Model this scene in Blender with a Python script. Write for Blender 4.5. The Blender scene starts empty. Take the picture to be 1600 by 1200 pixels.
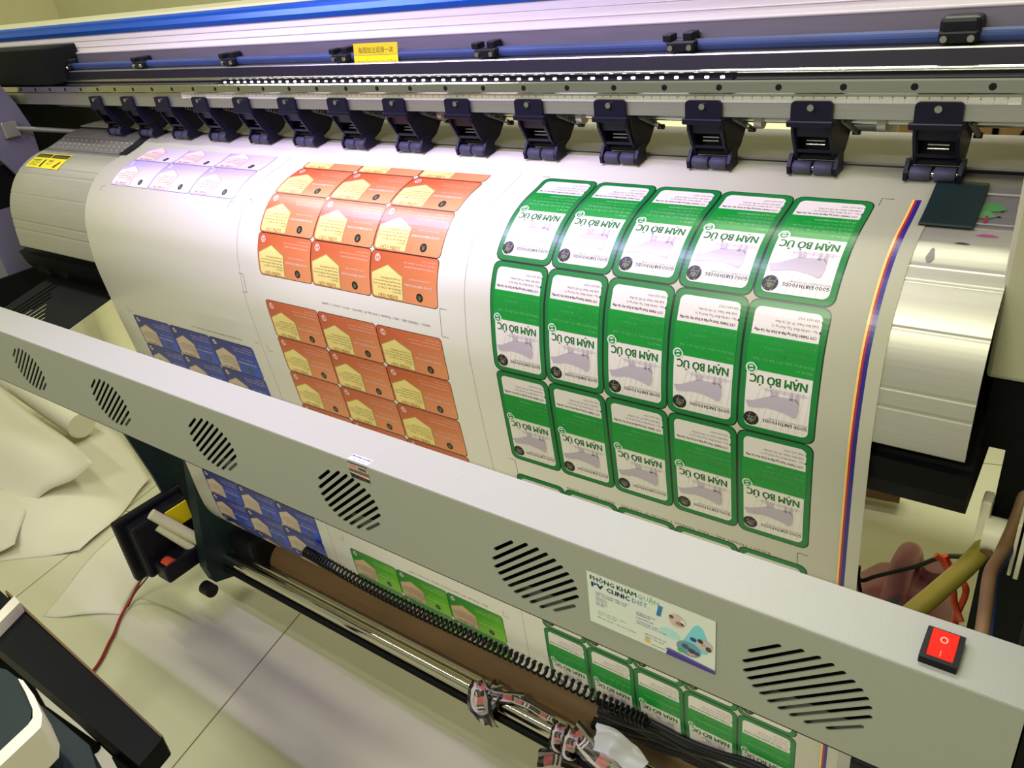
import bpy, bmesh, math, random
import numpy as np
from mathutils import Matrix, Vector
random.seed(7)
SC = bpy.context.scene
COL = SC.collection
# ---------------------------------------------------------------- camera
F = 1251.942811408058
CAM = np.array([0.08713636768083335, -0.8031892836867661, 1.3282489706865803])
RWC = np.array([[0.8054955, 0.5820659, -0.1112487], [0.2031528, -0.4475800, -0.8708623], [-0.5566919, 0.6788751, -0.4787720]])
cd = bpy.data.cameras.new('camera'); camo = bpy.data.objects.new('camera', cd); COL.objects.link(camo)
cd.sensor_fit = 'HORIZONTAL'; cd.sensor_width = 36.0; cd.lens = 36.0 * F / 1600.0; cd.clip_start = 0.02; cd.clip_end = 50
_m = Matrix(((RWC[0][0], -RWC[1][0], -RWC[2][0], CAM[0]), (RWC[0][1], -RWC[1][1], -RWC[2][1], CAM[1]), (RWC[0][2], -RWC[1][2], -RWC[2][2], CAM[2]), (0, 0, 0, 1)))
camo.matrix_world = _m
SC.camera = camo
# ---------------------------------------------------------------- world, lights, exposure
SC.view_settings.view_transform = 'Standard'; SC.view_settings.look = 'None'
SC.view_settings.gamma = 1.0; SC.view_settings.use_curve_mapping = False; SC.view_settings.exposure = 0.10
w = bpy.data.worlds.new('room_light'); SC.world = w; w.use_nodes = True
w.node_tree.nodes['Background'].inputs[0].default_value = (0.82, 0.85, 0.62, 1)
w.node_tree.nodes['Background'].inputs[1].default_value = 0.33
def area(name, loc, sx, sy, power, col, target=None, spread=180):
    l = bpy.data.lights.new(name, 'AREA'); l.shape = 'RECTANGLE'; l.size = sx; l.size_y = sy; l.energy = power; l.color = col
    l.spread = math.radians(spread)
    o = bpy.data.objects.new(name, l); COL.objects.link(o); o.location = loc
    if target is not None: o.rotation_euler = (Vector(target) - Vector(loc)).to_track_quat('-Z', 'Y').to_euler()
    return o
WARM = (1.0, 0.99, 0.78)
area('ceiling_lamp_near', (-0.6, -2.35, 2.75), 1.25, 0.12, 34, WARM, (-0.6, -0.2, 0.8))
area('ceiling_lamp_middle', (-0.6, -0.7, 2.9), 1.25, 0.12, 9, WARM)
area('ceiling_lamp_left', (-2.6, -0.3, 2.9), 1.25, 0.12, 20, WARM)
area('ceiling_lamp_back', (-0.3, 0.95, 2.9), 1.6, 0.3, 44, WARM)
LED_Y, LED_Z, LED_X0, LED_X1 = -0.24, 1.50, -1.28, -0.32
area('led_strip_lamp', ((LED_X0 + LED_X1) / 2, LED_Y, LED_Z - 0.006), LED_X1 - LED_X0, 0.012, 6.6, (0.58, 0.44, 1.0))

# ---------------------------------------------------------------- pixel -> point helper (1600x1200 frame, on a plane axis=value)
def at(px, py, axis, val):
    d = RWC.T @ np.array([(px - 800) / F, (py - 600) / F, 1.0]); t = (val - CAM[axis]) / d[axis]
    return Vector(CAM + t * d)

# ---------------------------------------------------------------- materials
def lin(c):
    return tuple((v / 255 / 12.92 if v / 255 <= 0.04045 else ((v / 255 + 0.055) / 1.055) ** 2.4) for v in c)
MATS = {}
def mat(name, rgb, rough=0.5, metal=0.0, noise=0.0, nscale=30.0, bump=0.0, stretch=None, alpha=1.0, trans=0.0, emis=None, estr=0.0, coat=0.0, spec=0.5, sss=0.0):
    m = bpy.data.materials.new(name); m.use_nodes = True; nt = m.node_tree; b = nt.nodes['Principled BSDF']
    c = lin(rgb)
    if max(rgb) < 60 and not metal and spec == 0.5: spec = 0.22
    b.inputs['Roughness'].default_value = rough; b.inputs['Metallic'].default_value = metal
    b.inputs['Alpha'].default_value = alpha; b.inputs['Transmission Weight'].default_value = trans
    b.inputs['Coat Weight'].default_value = coat; b.inputs['Specular IOR Level'].default_value = spec
    tc = nt.nodes.new('ShaderNodeTexCoord'); mp = nt.nodes.new('ShaderNodeMapping'); nt.links.new(tc.outputs['Object'], mp.inputs[0])
    if stretch: mp.inputs['Scale'].default_value = stretch
    nz = nt.nodes.new('ShaderNodeTexNoise'); nz.inputs['Scale'].default_value = nscale; nz.inputs['Detail'].default_value = 4
    nt.links.new(mp.outputs[0], nz.inputs['Vector'])
    rp = nt.nodes.new('ShaderNodeValToRGB'); nt.links.new(nz.outputs['Fac'], rp.inputs[0])
    lo = tuple(max(0, v * (1 - noise)) for v in c); hi = tuple(min(1, v * (1 + noise)) for v in c)
    rp.color_ramp.elements[0].color = (*lo, 1); rp.color_ramp.elements[1].color = (*hi, 1)
    rp.color_ramp.elements[0].position = 0.3; rp.color_ramp.elements[1].position = 0.7
    nt.links.new(rp.outputs[0], b.inputs['Base Color'])
    if bump:
        bp = nt.nodes.new('ShaderNodeBump'); bp.inputs['Strength'].default_value = bump; bp.inputs['Distance'].default_value = 0.001
        nt.links.new(nz.outputs['Fac'], bp.inputs['Height']); nt.links.new(bp.outputs[0], b.inputs['Normal'])
    if emis: b.inputs['Emission Color'].default_value = (*lin(emis), 1); b.inputs['Emission Strength'].default_value = estr
    MATS[name] = m; return m
M = {}
M['alu'] = mat('brushed_aluminium', (190, 188, 182), 0.33, 0.85, 0.06, 60, 0.05, (0.3, 12, 12))
M['apron'] = mat('matt_anodised_aluminium', (188, 186, 170), 0.38, 0.55, 0.04, 40, 0.03, (0.3, 8, 8))
M['platen'] = mat('grey_platen_metal', (122, 119, 116), 0.45, 0.4, 0.05, 30, 0, (0.4, 6, 6))
M['feed'] = mat('grey_feed_plate_metal', (132, 128, 134), 0.5, 0.0, 0.04, 20)
M['violet'] = mat('dull_violet_grey_metal', (96, 90, 102), 0.45, 0.2, 0.1, 20, 0, (0.5, 5, 5))
M['lid'] = mat('grey_lavender_plate', (108, 104, 122), 0.5)
M['polish'] = mat('polished_steel', (205, 203, 198), 0.16, 1.0, 0.04, 60, 0, (0.3, 12, 12))
M['chrome'] = mat('chrome', (225, 220, 195), 0.07, 1.0)
M['black'] = mat('black_plastic', (18, 18, 24), 0.42, 0, 0.15, 40, 0.02)
M['navy'] = mat('dark_navy_plastic', (20, 18, 36), 0.38, 0, 0.1, 60, 0.02)
M['rubber'] = mat('dark_rubber', (60, 60, 82), 0.6, 0, 0.1, 60)
M['blackmet'] = mat('black_painted_metal', (8, 11, 11), 0.6, 0, 0.2, 15, spec=0.15)
M['grey'] = mat('grey_powder_coat', (160, 161, 151), 0.48, 0.0, 0.025, 400, 0.05)
M['cream'] = mat('cream_powder_coat', (178, 176, 146), 0.5, 0, 0.02, 200)
M['blue'] = mat('blue_anodised_trim', (5, 78, 178), 0.32, 0.35, 0.05, 40, 0, (0.3, 6, 6))
M['bluetube'] = mat('dusty_blue_belt', (34, 54, 104), 0.55, 0.1, 0.35, 10, 0, (0.6, 3, 3))
M['darkband'] = mat('dark_recess_panel', (26, 22, 32), 0.5, 0.0, 0.1, 20, 0, (0.5, 5, 5))
M['silver'] = mat('silver_cover_metal', (186, 176, 182), 0.45, 0.2, 0.06, 50, 0.04, (0.25, 14, 14))
M['wall'] = mat('cream_wall_paint', (196, 192, 152), 0.75, 0, 0.03, 6)
M['trim'] = mat('cream_wall_trim', (214, 210, 172), 0.5, 0, 0.02, 10)
M['yellow'] = mat('yellow_label', (230, 210, 25), 0.4)
M['ink'] = mat('black_print', (15, 15, 15), 0.5)
M['brown'] = mat('brown_cardboard', (112, 84, 50), 0.6, 0, 0.12, 14, 0.05, (0.5, 4, 4))
M['box'] = mat('cardboard_box', (176, 140, 92), 0.7, 0, 0.08, 20)
M['white'] = mat('white_plastic', (222, 218, 190), 0.4)
M['paper2'] = mat('backing_paper', (212, 208, 190), 0.55, 0, 0.02, 5)
M['led'] = mat('led_glint', (255, 250, 255), 0.4, emis=(240, 228, 255), estr=5.0)  # emissive stand-in for the LED strip's reflections
M['pink'] = mat('pink_translucent_plastic', (188, 120, 138), 0.35, 0, 0.25, 9)
M['hose'] = mat('yellow_hose', (140, 128, 50), 0.35, 0, 0.1, 20)
M['orange'] = mat('orange_wire', (205, 78, 42), 0.4)
M['red'] = mat('red_wire', (150, 25, 25), 0.45)
M['tealmet'] = mat('dark_green_painted_metal', (26, 40, 40), 0.45, 0, 0.25, 10)
M['redsw'] = mat('glowing_red_rocker', (230, 20, 10), 0.2, coat=0.5, emis=(255, 25, 5), estr=0.75)
M['coil'] = mat('black_coiled_rubber', (14, 14, 14), 0.45)
M['spring'] = mat('spring_steel', (150, 148, 140), 0.3, 1.0)
M['cloth'] = mat('white_tissue', (208, 208, 214), 0.8, 0, 0.04, 8)

def attr_mat(name, rough, coat=0.0, spec=0.5):
    m = bpy.data.materials.new(name); m.use_nodes = True; nt = m.node_tree; b = nt.nodes['Principled BSDF']
    a = nt.nodes.new('ShaderNodeVertexColor'); a.layer_name = 'Col'; nt.links.new(a.outputs[0], b.inputs['Base Color'])
    b.inputs['Roughness'].default_value = rough; b.inputs['Coat Weight'].default_value = coat; b.inputs['Coat Roughness'].default_value = 0.2
    b.inputs['Specular IOR Level'].default_value = spec
    return m
M['print'] = attr_mat('glossy_printed_vinyl', 0.38, 0.25)
M['sticker'] = attr_mat('printed_sticker', 0.4)

# floor tiles with grout lines
def floor_mat():
    m = bpy.data.materials.new('polished_cream_tiles'); m.use_nodes = True; nt = m.node_tree; N = nt.nodes; L = nt.links; b = N['Principled BSDF']
    g = N.new('ShaderNodeNewGeometry')
    th = math.radians(103.5); dirs = [((-math.sin(th), math.cos(th)), 1.24), ((math.cos(th), math.sin(th)), 0.45)]
    outs = []
    for (nx, ny), off in dirs:
        d = N.new('ShaderNodeVectorMath'); d.operation = 'DOT_PRODUCT'; L.new(g.outputs['Position'], d.inputs[0]); d.inputs[1].default_value = (nx, ny, 0)
        s = N.new('ShaderNodeMath'); s.operation = 'SUBTRACT'; L.new(d.outputs['Value'], s.inputs[0]); s.inputs[1].default_value = off - 7.8
        q = N.new('ShaderNodeMath'); q.operation = 'MODULO'; L.new(s.outputs[0], q.inputs[0]); q.inputs[1].default_value = 0.78
        r = N.new('ShaderNodeMath'); r.operation = 'LESS_THAN'; L.new(q.outputs[0], r.inputs[0]); r.inputs[1].default_value = 0.0035
        outs.append(r)
    mx = N.new('ShaderNodeMath'); mx.operation = 'MAXIMUM'; L.new(outs[0].outputs[0], mx.inputs[0]); L.new(outs[1].outputs[0], mx.inputs[1])
    nz = N.new('ShaderNodeTexNoise'); nz.inputs['Scale'].default_value = 1.6; nz.inputs['Detail'].default_value = 5; L.new(g.outputs['Position'], nz.inputs['Vector'])
    rp = N.new('ShaderNodeValToRGB'); L.new(nz.outputs['Fac'], rp.inputs[0])
    rp.color_ramp.elements[0].position = 0.35; rp.color_ramp.elements[1].position = 0.7
    rp.color_ramp.elements[0].color = (*lin((196, 194, 168)), 1); rp.color_ramp.elements[1].color = (*lin((212, 210, 186)), 1)
    mix = N.new('ShaderNodeMix'); mix.data_type = 'RGBA'; L.new(mx.outputs[0], mix.inputs['Factor']); L.new(rp.outputs[0], mix.inputs['A'])
    mix.inputs['B'].default_value = (*lin((118, 112, 76)), 1); L.new(mix.outputs['Result'], b.inputs['Base Color'])
    b.inputs['Roughness'].default_value = 0.13
    return m
M['floor'] = floor_mat()

# ---------------------------------------------------------------- mesh helpers
class MB:
    def __init__(s): s.v = []; s.f = []; s.sm = []
    def add(s, vs, fs, smooth=False):
        n = len(s.v); s.v += [tuple(map(float, p)) for p in vs]; s.f += [tuple(i + n for i in f) for f in fs]; s.sm += [smooth] * len(fs); return s
    def box(s, x0, x1, y0, y1, z0, z1):
        x0, x1 = sorted((x0, x1)); y0, y1 = sorted((y0, y1)); z0, z1 = sorted((z0, z1))
        return s.add([(x, y, z) for x in (x0, x1) for y in (y0, y1) for z in (z0, z1)], [(0, 1, 3, 2), (4, 6, 7, 5), (0, 4, 5, 1), (2, 3, 7, 6), (0, 2, 6, 4), (1, 5, 7, 3)])
    def bbox(s, x0, x1, y0, y1, z0, z1, r=0.003):   # chamfered box
        x0, x1 = sorted((x0, x1)); y0, y1 = sorted((y0, y1)); z0, z1 = sorted((z0, z1))
        bm = bmesh.new(); bmesh.ops.create_cube(bm, size=1)
        for v in bm.verts: v.co = Vector(((x0 + x1) / 2 + v.co.x * (x1 - x0), (y0 + y1) / 2 + v.co.y * (y1 - y0), (z0 + z1) / 2 + v.co.z * (z1 - z0)))
        bmesh.ops.bevel(bm, geom=bm.edges[:], offset=min(r, (x1 - x0) * .45, (y1 - y0) * .45, (z1 - z0) * .45), segments=2, affect='EDGES', profile=0.5)
        bm.verts.index_update(); s.add([v.co for v in bm.verts], [[v.index for v in f.verts] for f in bm.faces]); bm.free(); return s
    def prism(s, poly, x0, x1, axis=0):   # poly in the two other axes
        def P(a, b, x): return {0: (x, a, b), 1: (a, x, b), 2: (a, b, x)}[axis]
        n = len(poly); vs = [P(a, b, x0) for a, b in poly] + [P(a, b, x1) for a, b in poly]
        fs = [tuple(range(n)), tuple(range(2 * n - 1, n - 1, -1))] + [(i, i + n, (i + 1) % n + n, (i + 1) % n) for i in range(n)]
        return s.add(vs, fs)
    def strip(s, prof, x0, x1, th=0.0015, smooth=True):   # bent sheet following an (y,z) profile
        n = len(prof); P = np.array(prof, float); T = np.gradient(P, axis=0); T /= np.linalg.norm(T, axis=1)[:, None]
        Nn = np.stack([-T[:, 1], T[:, 0]], 1); Q = P + Nn * th
        ring = list(map(tuple, P)) + list(map(tuple, Q[::-1]))
        m = len(ring); vs = [(x0, a, b) for a, b in ring] + [(x1, a, b) for a, b in ring]
        fs = [(i, i + m, (i + 1) % m + m, (i + 1) % m) for i in range(m)]
        s.add(vs, fs, smooth)
        for base in (0, m): s.add([vs[base + i] for i in range(m)], [(i, i + 1, m - 2 - i, m - 1 - i) for i in range(n - 1)])
        return s
    def tube(s, pts, r, n=10, closed=False, caps=True):
        pts = [Vector(p) for p in pts]; rs = r if isinstance(r, (list, tuple)) else [r] * len(pts)
        base = len(s.v); up = Vector((0, 0, 1)); k = len(pts); prev = None
        vs = []
        for i, p in enumerate(pts):
            a = pts[max(i - 1, 0)]; b = pts[min(i + 1, k - 1)]; t = (b - a).normalized()
            if prev is None:
                u = t.cross(up if abs(t.z) < 0.9 else Vector((0, 1, 0))).normalized()
            else:
                u = (prev - t * prev.dot(t)).normalized()
            prev = u; v = t.cross(u)
            for j in range(n):
                an = 2 * math.pi * j / n; vs.append(p + (u * math.cos(an) + v * math.sin(an)) * rs[i])
        fs = [(i * n + j, i * n + (j + 1) % n, (i + 1) * n + (j + 1) % n, (i + 1) * n + j) for i in range(k - 1) for j in range(n)]
        s.add(vs, fs, True)
        if caps:
            s.add([vs[j] for j in range(n)], [tuple(range(n - 1, -1, -1))]); s.add([vs[(k - 1) * n + j] for j in range(n)], [tuple(range(n))])
        return s
    def build(s, name, m, parent=None, label=None):
        me = bpy.data.meshes.new(name); me.from_pydata(s.v, [], s.f); me.update()
        me.polygons.foreach_set('use_smooth', s.sm)
        bm = bmesh.new(); bm.from_mesh(me); bmesh.ops.recalc_face_normals(bm, faces=bm.faces); bm.to_mesh(me); bm.free()
        me.materials.append(m); o = bpy.data.objects.new(name, me); COL.objects.link(o)
        if parent: o.parent = parent
        if label: o['label'] = label
        return o
def catmull(pts, n=8):
    pts = [Vector(p) for p in pts]; out = []
    for i in range(len(pts) - 1):
        a = pts[max(i - 1, 0)]; b = pts[i]; c = pts[i + 1]; d = pts[min(i + 2, len(pts) - 1)]
        for k in range(n):
            t = k / n; out.append(0.5 * ((2 * b) + (c - a) * t + (2 * a - 5 * b + 4 * c - d) * t * t + (3 * b - a - 3 * c + d) * t ** 3))
    out.append(pts[-1]); return out
def empty(name, loc, label, cat, group=None):
    o = bpy.data.objects.new(name, None); COL.objects.link(o); o.location = loc; o['label'] = label; o['category'] = cat; o.empty_display_size = 0.05
    if group: o['group'] = group
    return o
def tag(o, label, cat, group=None):
    o['label'] = label; o['category'] = cat
    if group: o['group'] = group
    return o
def struct(o): o['kind'] = 'structure'; return o
_tx = {}
def curve_mesh(cu):
    o = bpy.data.objects.new('tmp', cu); COL.objects.link(o); dg = bpy.context.evaluated_depsgraph_get(); dg.update()
    me = o.evaluated_get(dg).to_mesh(); v = [tuple(p.co) for p in me.vertices]; f = [tuple(p.vertices) for p in me.polygons]
    o.evaluated_get(dg).to_mesh_clear(); bpy.data.objects.remove(o); bpy.data.curves.remove(cu); return v, f
def text2d(s, res=2, bold=0.0, shear=0.0):   # unit size text, lower-left origin, returns verts, faces, width
    k = (s, res, bold, shear)
    if k not in _tx:
        cu = bpy.data.curves.new('t', 'FONT'); cu.body = s; cu.resolution_u = res; cu.offset = bold; cu.shear = shear; cu.size = 1.0
        v, f = curve_mesh(cu); wd = max([p[0] for p in v] or [1]); _tx[k] = ([(p[0], p[1]) for p in v], f, wd)
    return _tx[k]
def plate_holes(outer, holes, th):   # 2D outline with holes -> solid plate in xy, thickness along z (centred)
    cu = bpy.data.curves.new('p', 'CURVE'); cu.dimensions = '2D'; cu.fill_mode = 'BOTH'; cu.extrude = th / 2
    for poly in [outer] + holes:
        sp = cu.splines.new('POLY'); sp.points.add(len(poly) - 1); sp.use_cyclic_u = True
        for p, q in zip(sp.points, poly): p.co = (q[0], q[1], 0, 1)
    return curve_mesh(cu)
def rrect(x0, y0, x1, y1, r, n=5):
    out = []
    for cx, cy, a0 in ((x1 - r, y1 - r, 0), (x0 + r, y1 - r, 90), (x0 + r, y0 + r, 180), (x1 - r, y0 + r, 270)):
        for k in range(n + 1): a = math.radians(a0 + 90 * k / n); out.append((cx + r * math.cos(a), cy + r * math.sin(a)))
    return out
def ell(cx, cy, rx, ry, n=20, a0=0, a1=360):
    return [(cx + rx * math.cos(math.radians(a0 + (a1 - a0) * k / n)), cy + ry * math.sin(math.radians(a0 + (a1 - a0) * k / n))) for k in range(n + (a1 - a0 < 360))]

# ---------------------------------------------------------------- flat artwork (colour stored per face corner)
class Art:
    def __init__(s): s.P = []; s.big = []   # (verts2d, faces, color, layer)
    def poly(s, pts, col, layer=1, style=None): s.big.append((list(pts), col, layer, style)); return s
    def rect(s, x0, y0, x1, y1, col, layer=1, style=None): return s.poly([(x0, y0), (x1, y0), (x1, y1), (x0, y1)], col, layer, style)
    def line(s, a, b, wd, col, layer=1):
        a = Vector(a); b = Vector(b); d = (b - a).normalized() * wd / 2; nrm = Vector((-d.y, d.x))
        return s.poly([a - nrm, b - nrm, b + nrm, a + nrm], col, layer)
    def text(s, st, x, y, size, col, layer=3, width=None, rot=0, bold=0.0, res=1, shear=0.0, sy=1):
        v, f, wd = text2d(st, res, 0.0, shear); sx = (width / wd) if width else size
        if bold > 0:
            for dx in (-bold, bold): s.text(st, x + dx * size * 1.3, y, size, col, layer, width, rot, 0.0, res, shear, sy)
        c, n = math.cos(math.radians(rot)), math.sin(math.radians(rot))
        V = [(x + c * a * sx - n * b * size * sy, y + n * a * sx + c * b * size * sy) for a, b in v]
        s.P.append((V, f, col, layer)); return s
def clip_half(poly, k, sgn):   # keep side where sgn*(y-k)>=0
    out = []; n = len(poly)
    for i in range(n):
        a = poly[i]; b = poly[(i + 1) % n]; da = sgn * (a[1] - k); db = sgn * (b[1] - k)
        if da >= 0: out.append(a)
        if (da > 0 and db < 0) or (da < 0 and db > 0):
            t = da / (da - db); out.append((a[0] + t * (b[0] - a[0]), k))
    return out
def art_mesh(name, arts, mapper, m, parent=None, cuts=None, step=0.00014, extra=None, label=None):
    V = []; Fc = []; C = []; sm = []
    def addpoly(pts, col, layer, style):
        n = len(V); V.extend(mapper(p[0], p[1], layer * step) for p in pts); Fc.append(tuple(range(n, n + len(pts))))
        C.extend([(style(p[0], p[1]) if style else col) for p in pts]); sm.append(False)
    for A in arts:
        for pts, col, layer, style in A.big:
            pts = [(p[0], p[1]) for p in pts]
            if cuts is None: addpoly(pts, col, layer, style); continue
            ys = [p[1] for p in pts]; ks = [k for k in cuts if min(ys) < k < max(ys)]
            rest = pts
            for k in ks:
                lo = clip_half(rest, k, -1); rest = clip_half(rest, k, 1)
                if len(lo) > 2: addpoly(lo, col, layer, style)
                if len(rest) < 3: break
            if len(rest) > 2: addpoly(rest, col, layer, style)
        for v, f, col, layer in A.P:
            n = len(V); V.extend(mapper(p[0], p[1], layer * step) for p in v)
            for q in f: Fc.append(tuple(i + n for i in q)); C.extend([col] * len(q)); sm.append(False)
    if extra:
        n = len(V); V.extend(extra[0])
        for q in extra[1]: Fc.append(tuple(i + n for i in q)); C.extend([extra[2]] * len(q)); sm.append(True)
    me = bpy.data.meshes.new(name); me.from_pydata(V, [], Fc)
    ca = me.color_attributes.new('Col', 'FLOAT_COLOR', 'CORNER')
    arr = np.array([(*lin(c), 1.0) for c in C], dtype=np.float32).ravel(); ca.data.foreach_set('color', arr)
    me.polygons.foreach_set('use_smooth', sm); me.update()
    me.materials.append(m); o = bpy.data.objects.new(name, me); COL.objects.link(o)
    if parent: o.parent = parent
    if label: o['label'] = label
    return o

# ---------------------------------------------------------------- media path profile (y, z)
RAW = [(.16, 1.0925), (.10, 1.0930), (.05, 1.0935), (.02, 1.0895), (-.014, 1.0775), (-.031, 1.0725), (-.065, 1.064), (-.091, 1.052), (-.113, 1.034), (-.130, 1.012), (-.143, .985), (-.150, .95), (-.154, .905), (-.152, .86), (-.147, .79), (-.141, .725), (-.125, .43), (-.122, .36), (-.118, .325), (-.105, .29), (-.08, .26), (-.04, .235), (.02, .225), (0.06, 0.222)]
def cr(P, n=6):
    P = np.array(P, float); out = []
    for i in range(len(P) - 1):
        p0 = P[max(i - 1, 0)]; p1 = P[i]; p2 = P[i + 1]; p3 = P[min(i + 2, len(P) - 1)]
        d = np.linalg.norm(p2 - p1); d0 = max(np.linalg.norm(p1 - p0), 1e-9); d2 = max(np.linalg.norm(p3 - p2), 1e-9)
        m1 = ((p2 - p1) / d * d0 + (p1 - p0) / d0 * d) / (d0 + d) if i > 0 else (p2 - p1) / d
        m2 = ((p3 - p2) / d2 * d + (p2 - p1) / d * d2) / (d + d2) if i < len(P) - 2 else (p2 - p1) / d
        for t in np.arange(n) / n:
            out.append((2 * t**3 - 3 * t * t + 1) * p1 + (t**3 - 2 * t * t + t) * m1 * d + (-2 * t**3 + 3 * t * t) * p2 + (t**3 - t * t) * m2 * d)
    out.append(P[-1]); return np.array(out)
PR = cr(RAW)
# arclength measured so that s = 0.0503 at y = 0.05
S = np.r_[0, np.cumsum(np.linalg.norm(np.diff(PR, axis=0), axis=1))]
S = S - np.interp(-0.02, -PR[:, 0][:40], S[:40]) + 0.0813
TN = np.gradient(PR, axis=0); TN /= np.linalg.norm(TN, axis=1)[:, None]
NR = np.stack([TN[:, 1], -TN[:, 0]], 1)   # outward
NR *= np.sign(NR[20][1])
def onpaper(X, s, off):
    y = np.interp(s, S, PR[:, 0]); z = np.interp(s, S, PR[:, 1]); ny = np.interp(s, S, NR[:, 0]); nz = np.interp(s, S, NR[:, 1])
    return (float(X), float(y + ny * off), float(z + nz * off))
XL, XR = -1.385, -0.042
WHITE = (238, 234, 224)

# ---------------------------------------------------------------- print artwork
A = Art()
rot_tagline = "SETTLE FOR SOMETHING GOOD ON YOUR MEAT"
def t180(st, xr, y, size, col, width=None, layer=4, bold=0.0, res=1):   # upside-down text whose first letter sits at xr
    A.text(st, xr, y - size * .72, size, col, layer, width, 180, bold, res, sy=-1)
def swirl(cx, cy, r, c1, c2, layer=3):
    A.poly(ell(cx, cy, r, r, 18), c1, layer)
    A.poly(ell(cx, cy, r * .72, r * .72, 14), c2, layer + 1)
    for a in (20, 200): A.poly(ell(cx, cy, r * .5, r * .5, 8, a, a + 120) + ell(cx, cy, r * .2, r * .2, 8, a, a + 120)[::-1], c1, layer + 2)
    A.line((cx + r * .5, cy - r * 1.05), (cx + r * 1.1, cy - r * .4), r * .25, c2, layer + 2)
def seal(cx, cy, r, layer=3, c=(28, 26, 24)):
    A.poly(ell(cx, cy, r, r, 20), c, layer)
    A.poly([(cx - r * .15, cy + r * .6), (cx + r * .15, cy + r * .6), (cx + r * .42, cy + .05 * r), (cx, cy - .12 * r), (cx - r * .42, cy + .05 * r)], (112, 116, 84), layer + 1)
    A.rect(cx - r * .55, cy - r * .35, cx + r * .55, cy - r * .2, (120, 118, 96), layer + 1)
def green_label(x0, s0, W=.0754, H=.1345, smin=None):
    g = (12, 124, 54); dk = (14, 40, 28)
    X = lambda p: x0 + p * W; Y = lambda q: s0 + q * H
    A.poly(rrect(x0, s0, x0 + W, s0 + H, .009), dk, 1)
    A.poly(rrect(x0 + .0012, s0 + .0012, x0 + W - .0012, s0 + H - .0012, .0082), g, 2)
    A.poly(rrect(x0 + .0068, s0 + .0068, x0 + W - .0068, s0 + H - .0068, .006), (236, 228, 222), 3)
    A.rect(X(.075), Y(.245), X(.925), Y(.50), (4, 148, 50), 4)
    for i in range(9):      # soft cloth folds behind the animal
        A.line((X(.12 + .09 * i), Y(.94)), (X(.3 + .075 * i), Y(.6)), .0006, (226, 216, 212), 4)
    t180("028 6653 3927", X(.88), Y(.105), .0032, (110, 80, 90))
    t180("Quận Bình Thạnh, TP. Hồ Chí Minh", X(.88), Y(.145), .0032, (110, 80, 90), W * .52)
    t180("Vps.: 168 Bùi Đình Túy, Phường 12,", X(.88), Y(.18), .0032, (110, 80, 90), W * .56)
    t180("CTY TNHH Thương Mại & Dịch Vụ Cát Mây", X(.88), Y(.222), .0036, (60, 20, 40), W * .76, bold=.02)
    A.poly(ell(X(.905), Y(.172), .0009, .0012, 8), (60, 20, 40), 4); A.line((X(.9), Y(.095)), (X(.915), Y(.11)), .0008, (60, 20, 40), 4)
    for i, (st, wd) in enumerate((("Số công bố: 01/CATMAY/2020", .50), ("Khối lượng, NSX, HSD: xem trên bao bì", .62), ("Hướng dẫn sử dụng: Chế biến món nướng, xào", .72), ("Điều kiện bảo quản: -18°C đến -22°C, lạnh", .74), ("Xuất xứ: Úc", .2))):
        t180(st, X(.9), Y(.30 + i * .043), .0038, (140, 220, 150) if i % 2 else (165, 230, 170), W * wd, bold=.02)
    t180("NẠM BÒ ÚC", X(.86), Y(.60), .0122, (16, 116, 46), W * .72, bold=.028, res=2)
    cow = [(.10, .745), (.20, .735), (.33, .70), (.42, .675), (.44, .625), (.47, .625), (.475, .67), (.60, .675), (.64, .675), (.66, .62), (.69, .62), (.70, .67), (.735, .66), (.735, .625), (.765, .625), (.775, .69), (.775, .76), (.755, .80), (.72, .81), (.62, .79), (.45, .775), (.36, .775), (.24, .79), (.14, .795)]
    A.poly([(X(a), Y(b)) for a, b in [(.3, .625), (.8, .615), (.9, .63), (.8, .645), (.35, .645)]], (214, 204, 208), 4)
    # animal is concave: split into convex-ish pieces
    cc = (190, 178, 190)
    for idx in ([(.10, .745), (.20, .735), (.33, .70), (.36, .775), (.24, .79), (.14, .795)], [(.33, .70), (.42, .675), (.735, .66), (.775, .69), (.775, .76), (.755, .80), (.72, .81), (.62, .79), (.45, .775), (.36, .775)],
                [(.425, .68), (.40, .625), (.43, .62), (.475, .675)], [(.475, .675), (.46, .62), (.485, .62), (.52, .675)], [(.65, .68), (.66, .62), (.69, .62), (.70, .68)], [(.715, .67), (.735, .62), (.765, .62), (.775, .70)]):
        A.poly([(X(a), Y(b)) for a, b in idx], cc, 5)
    t180("GOOD EARTH FOODS", X(.90), Y(.895), .0052, (40, 30, 36), W * .56, bold=.02)
    t180(rot_tagline, X(.90), Y(.862), .0024, (90, 80, 90), W * .5)
    seal(X(.185), Y(.885), .0076, 4)
    swirl(X(.145), Y(.49), .0056, (214, 238, 214), (10, 130, 60), 5)
def mixc(a, b, t): t = max(0, min(1, t)); return tuple(a[i] + (b[i] - a[i]) * t for i in range(3))
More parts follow.
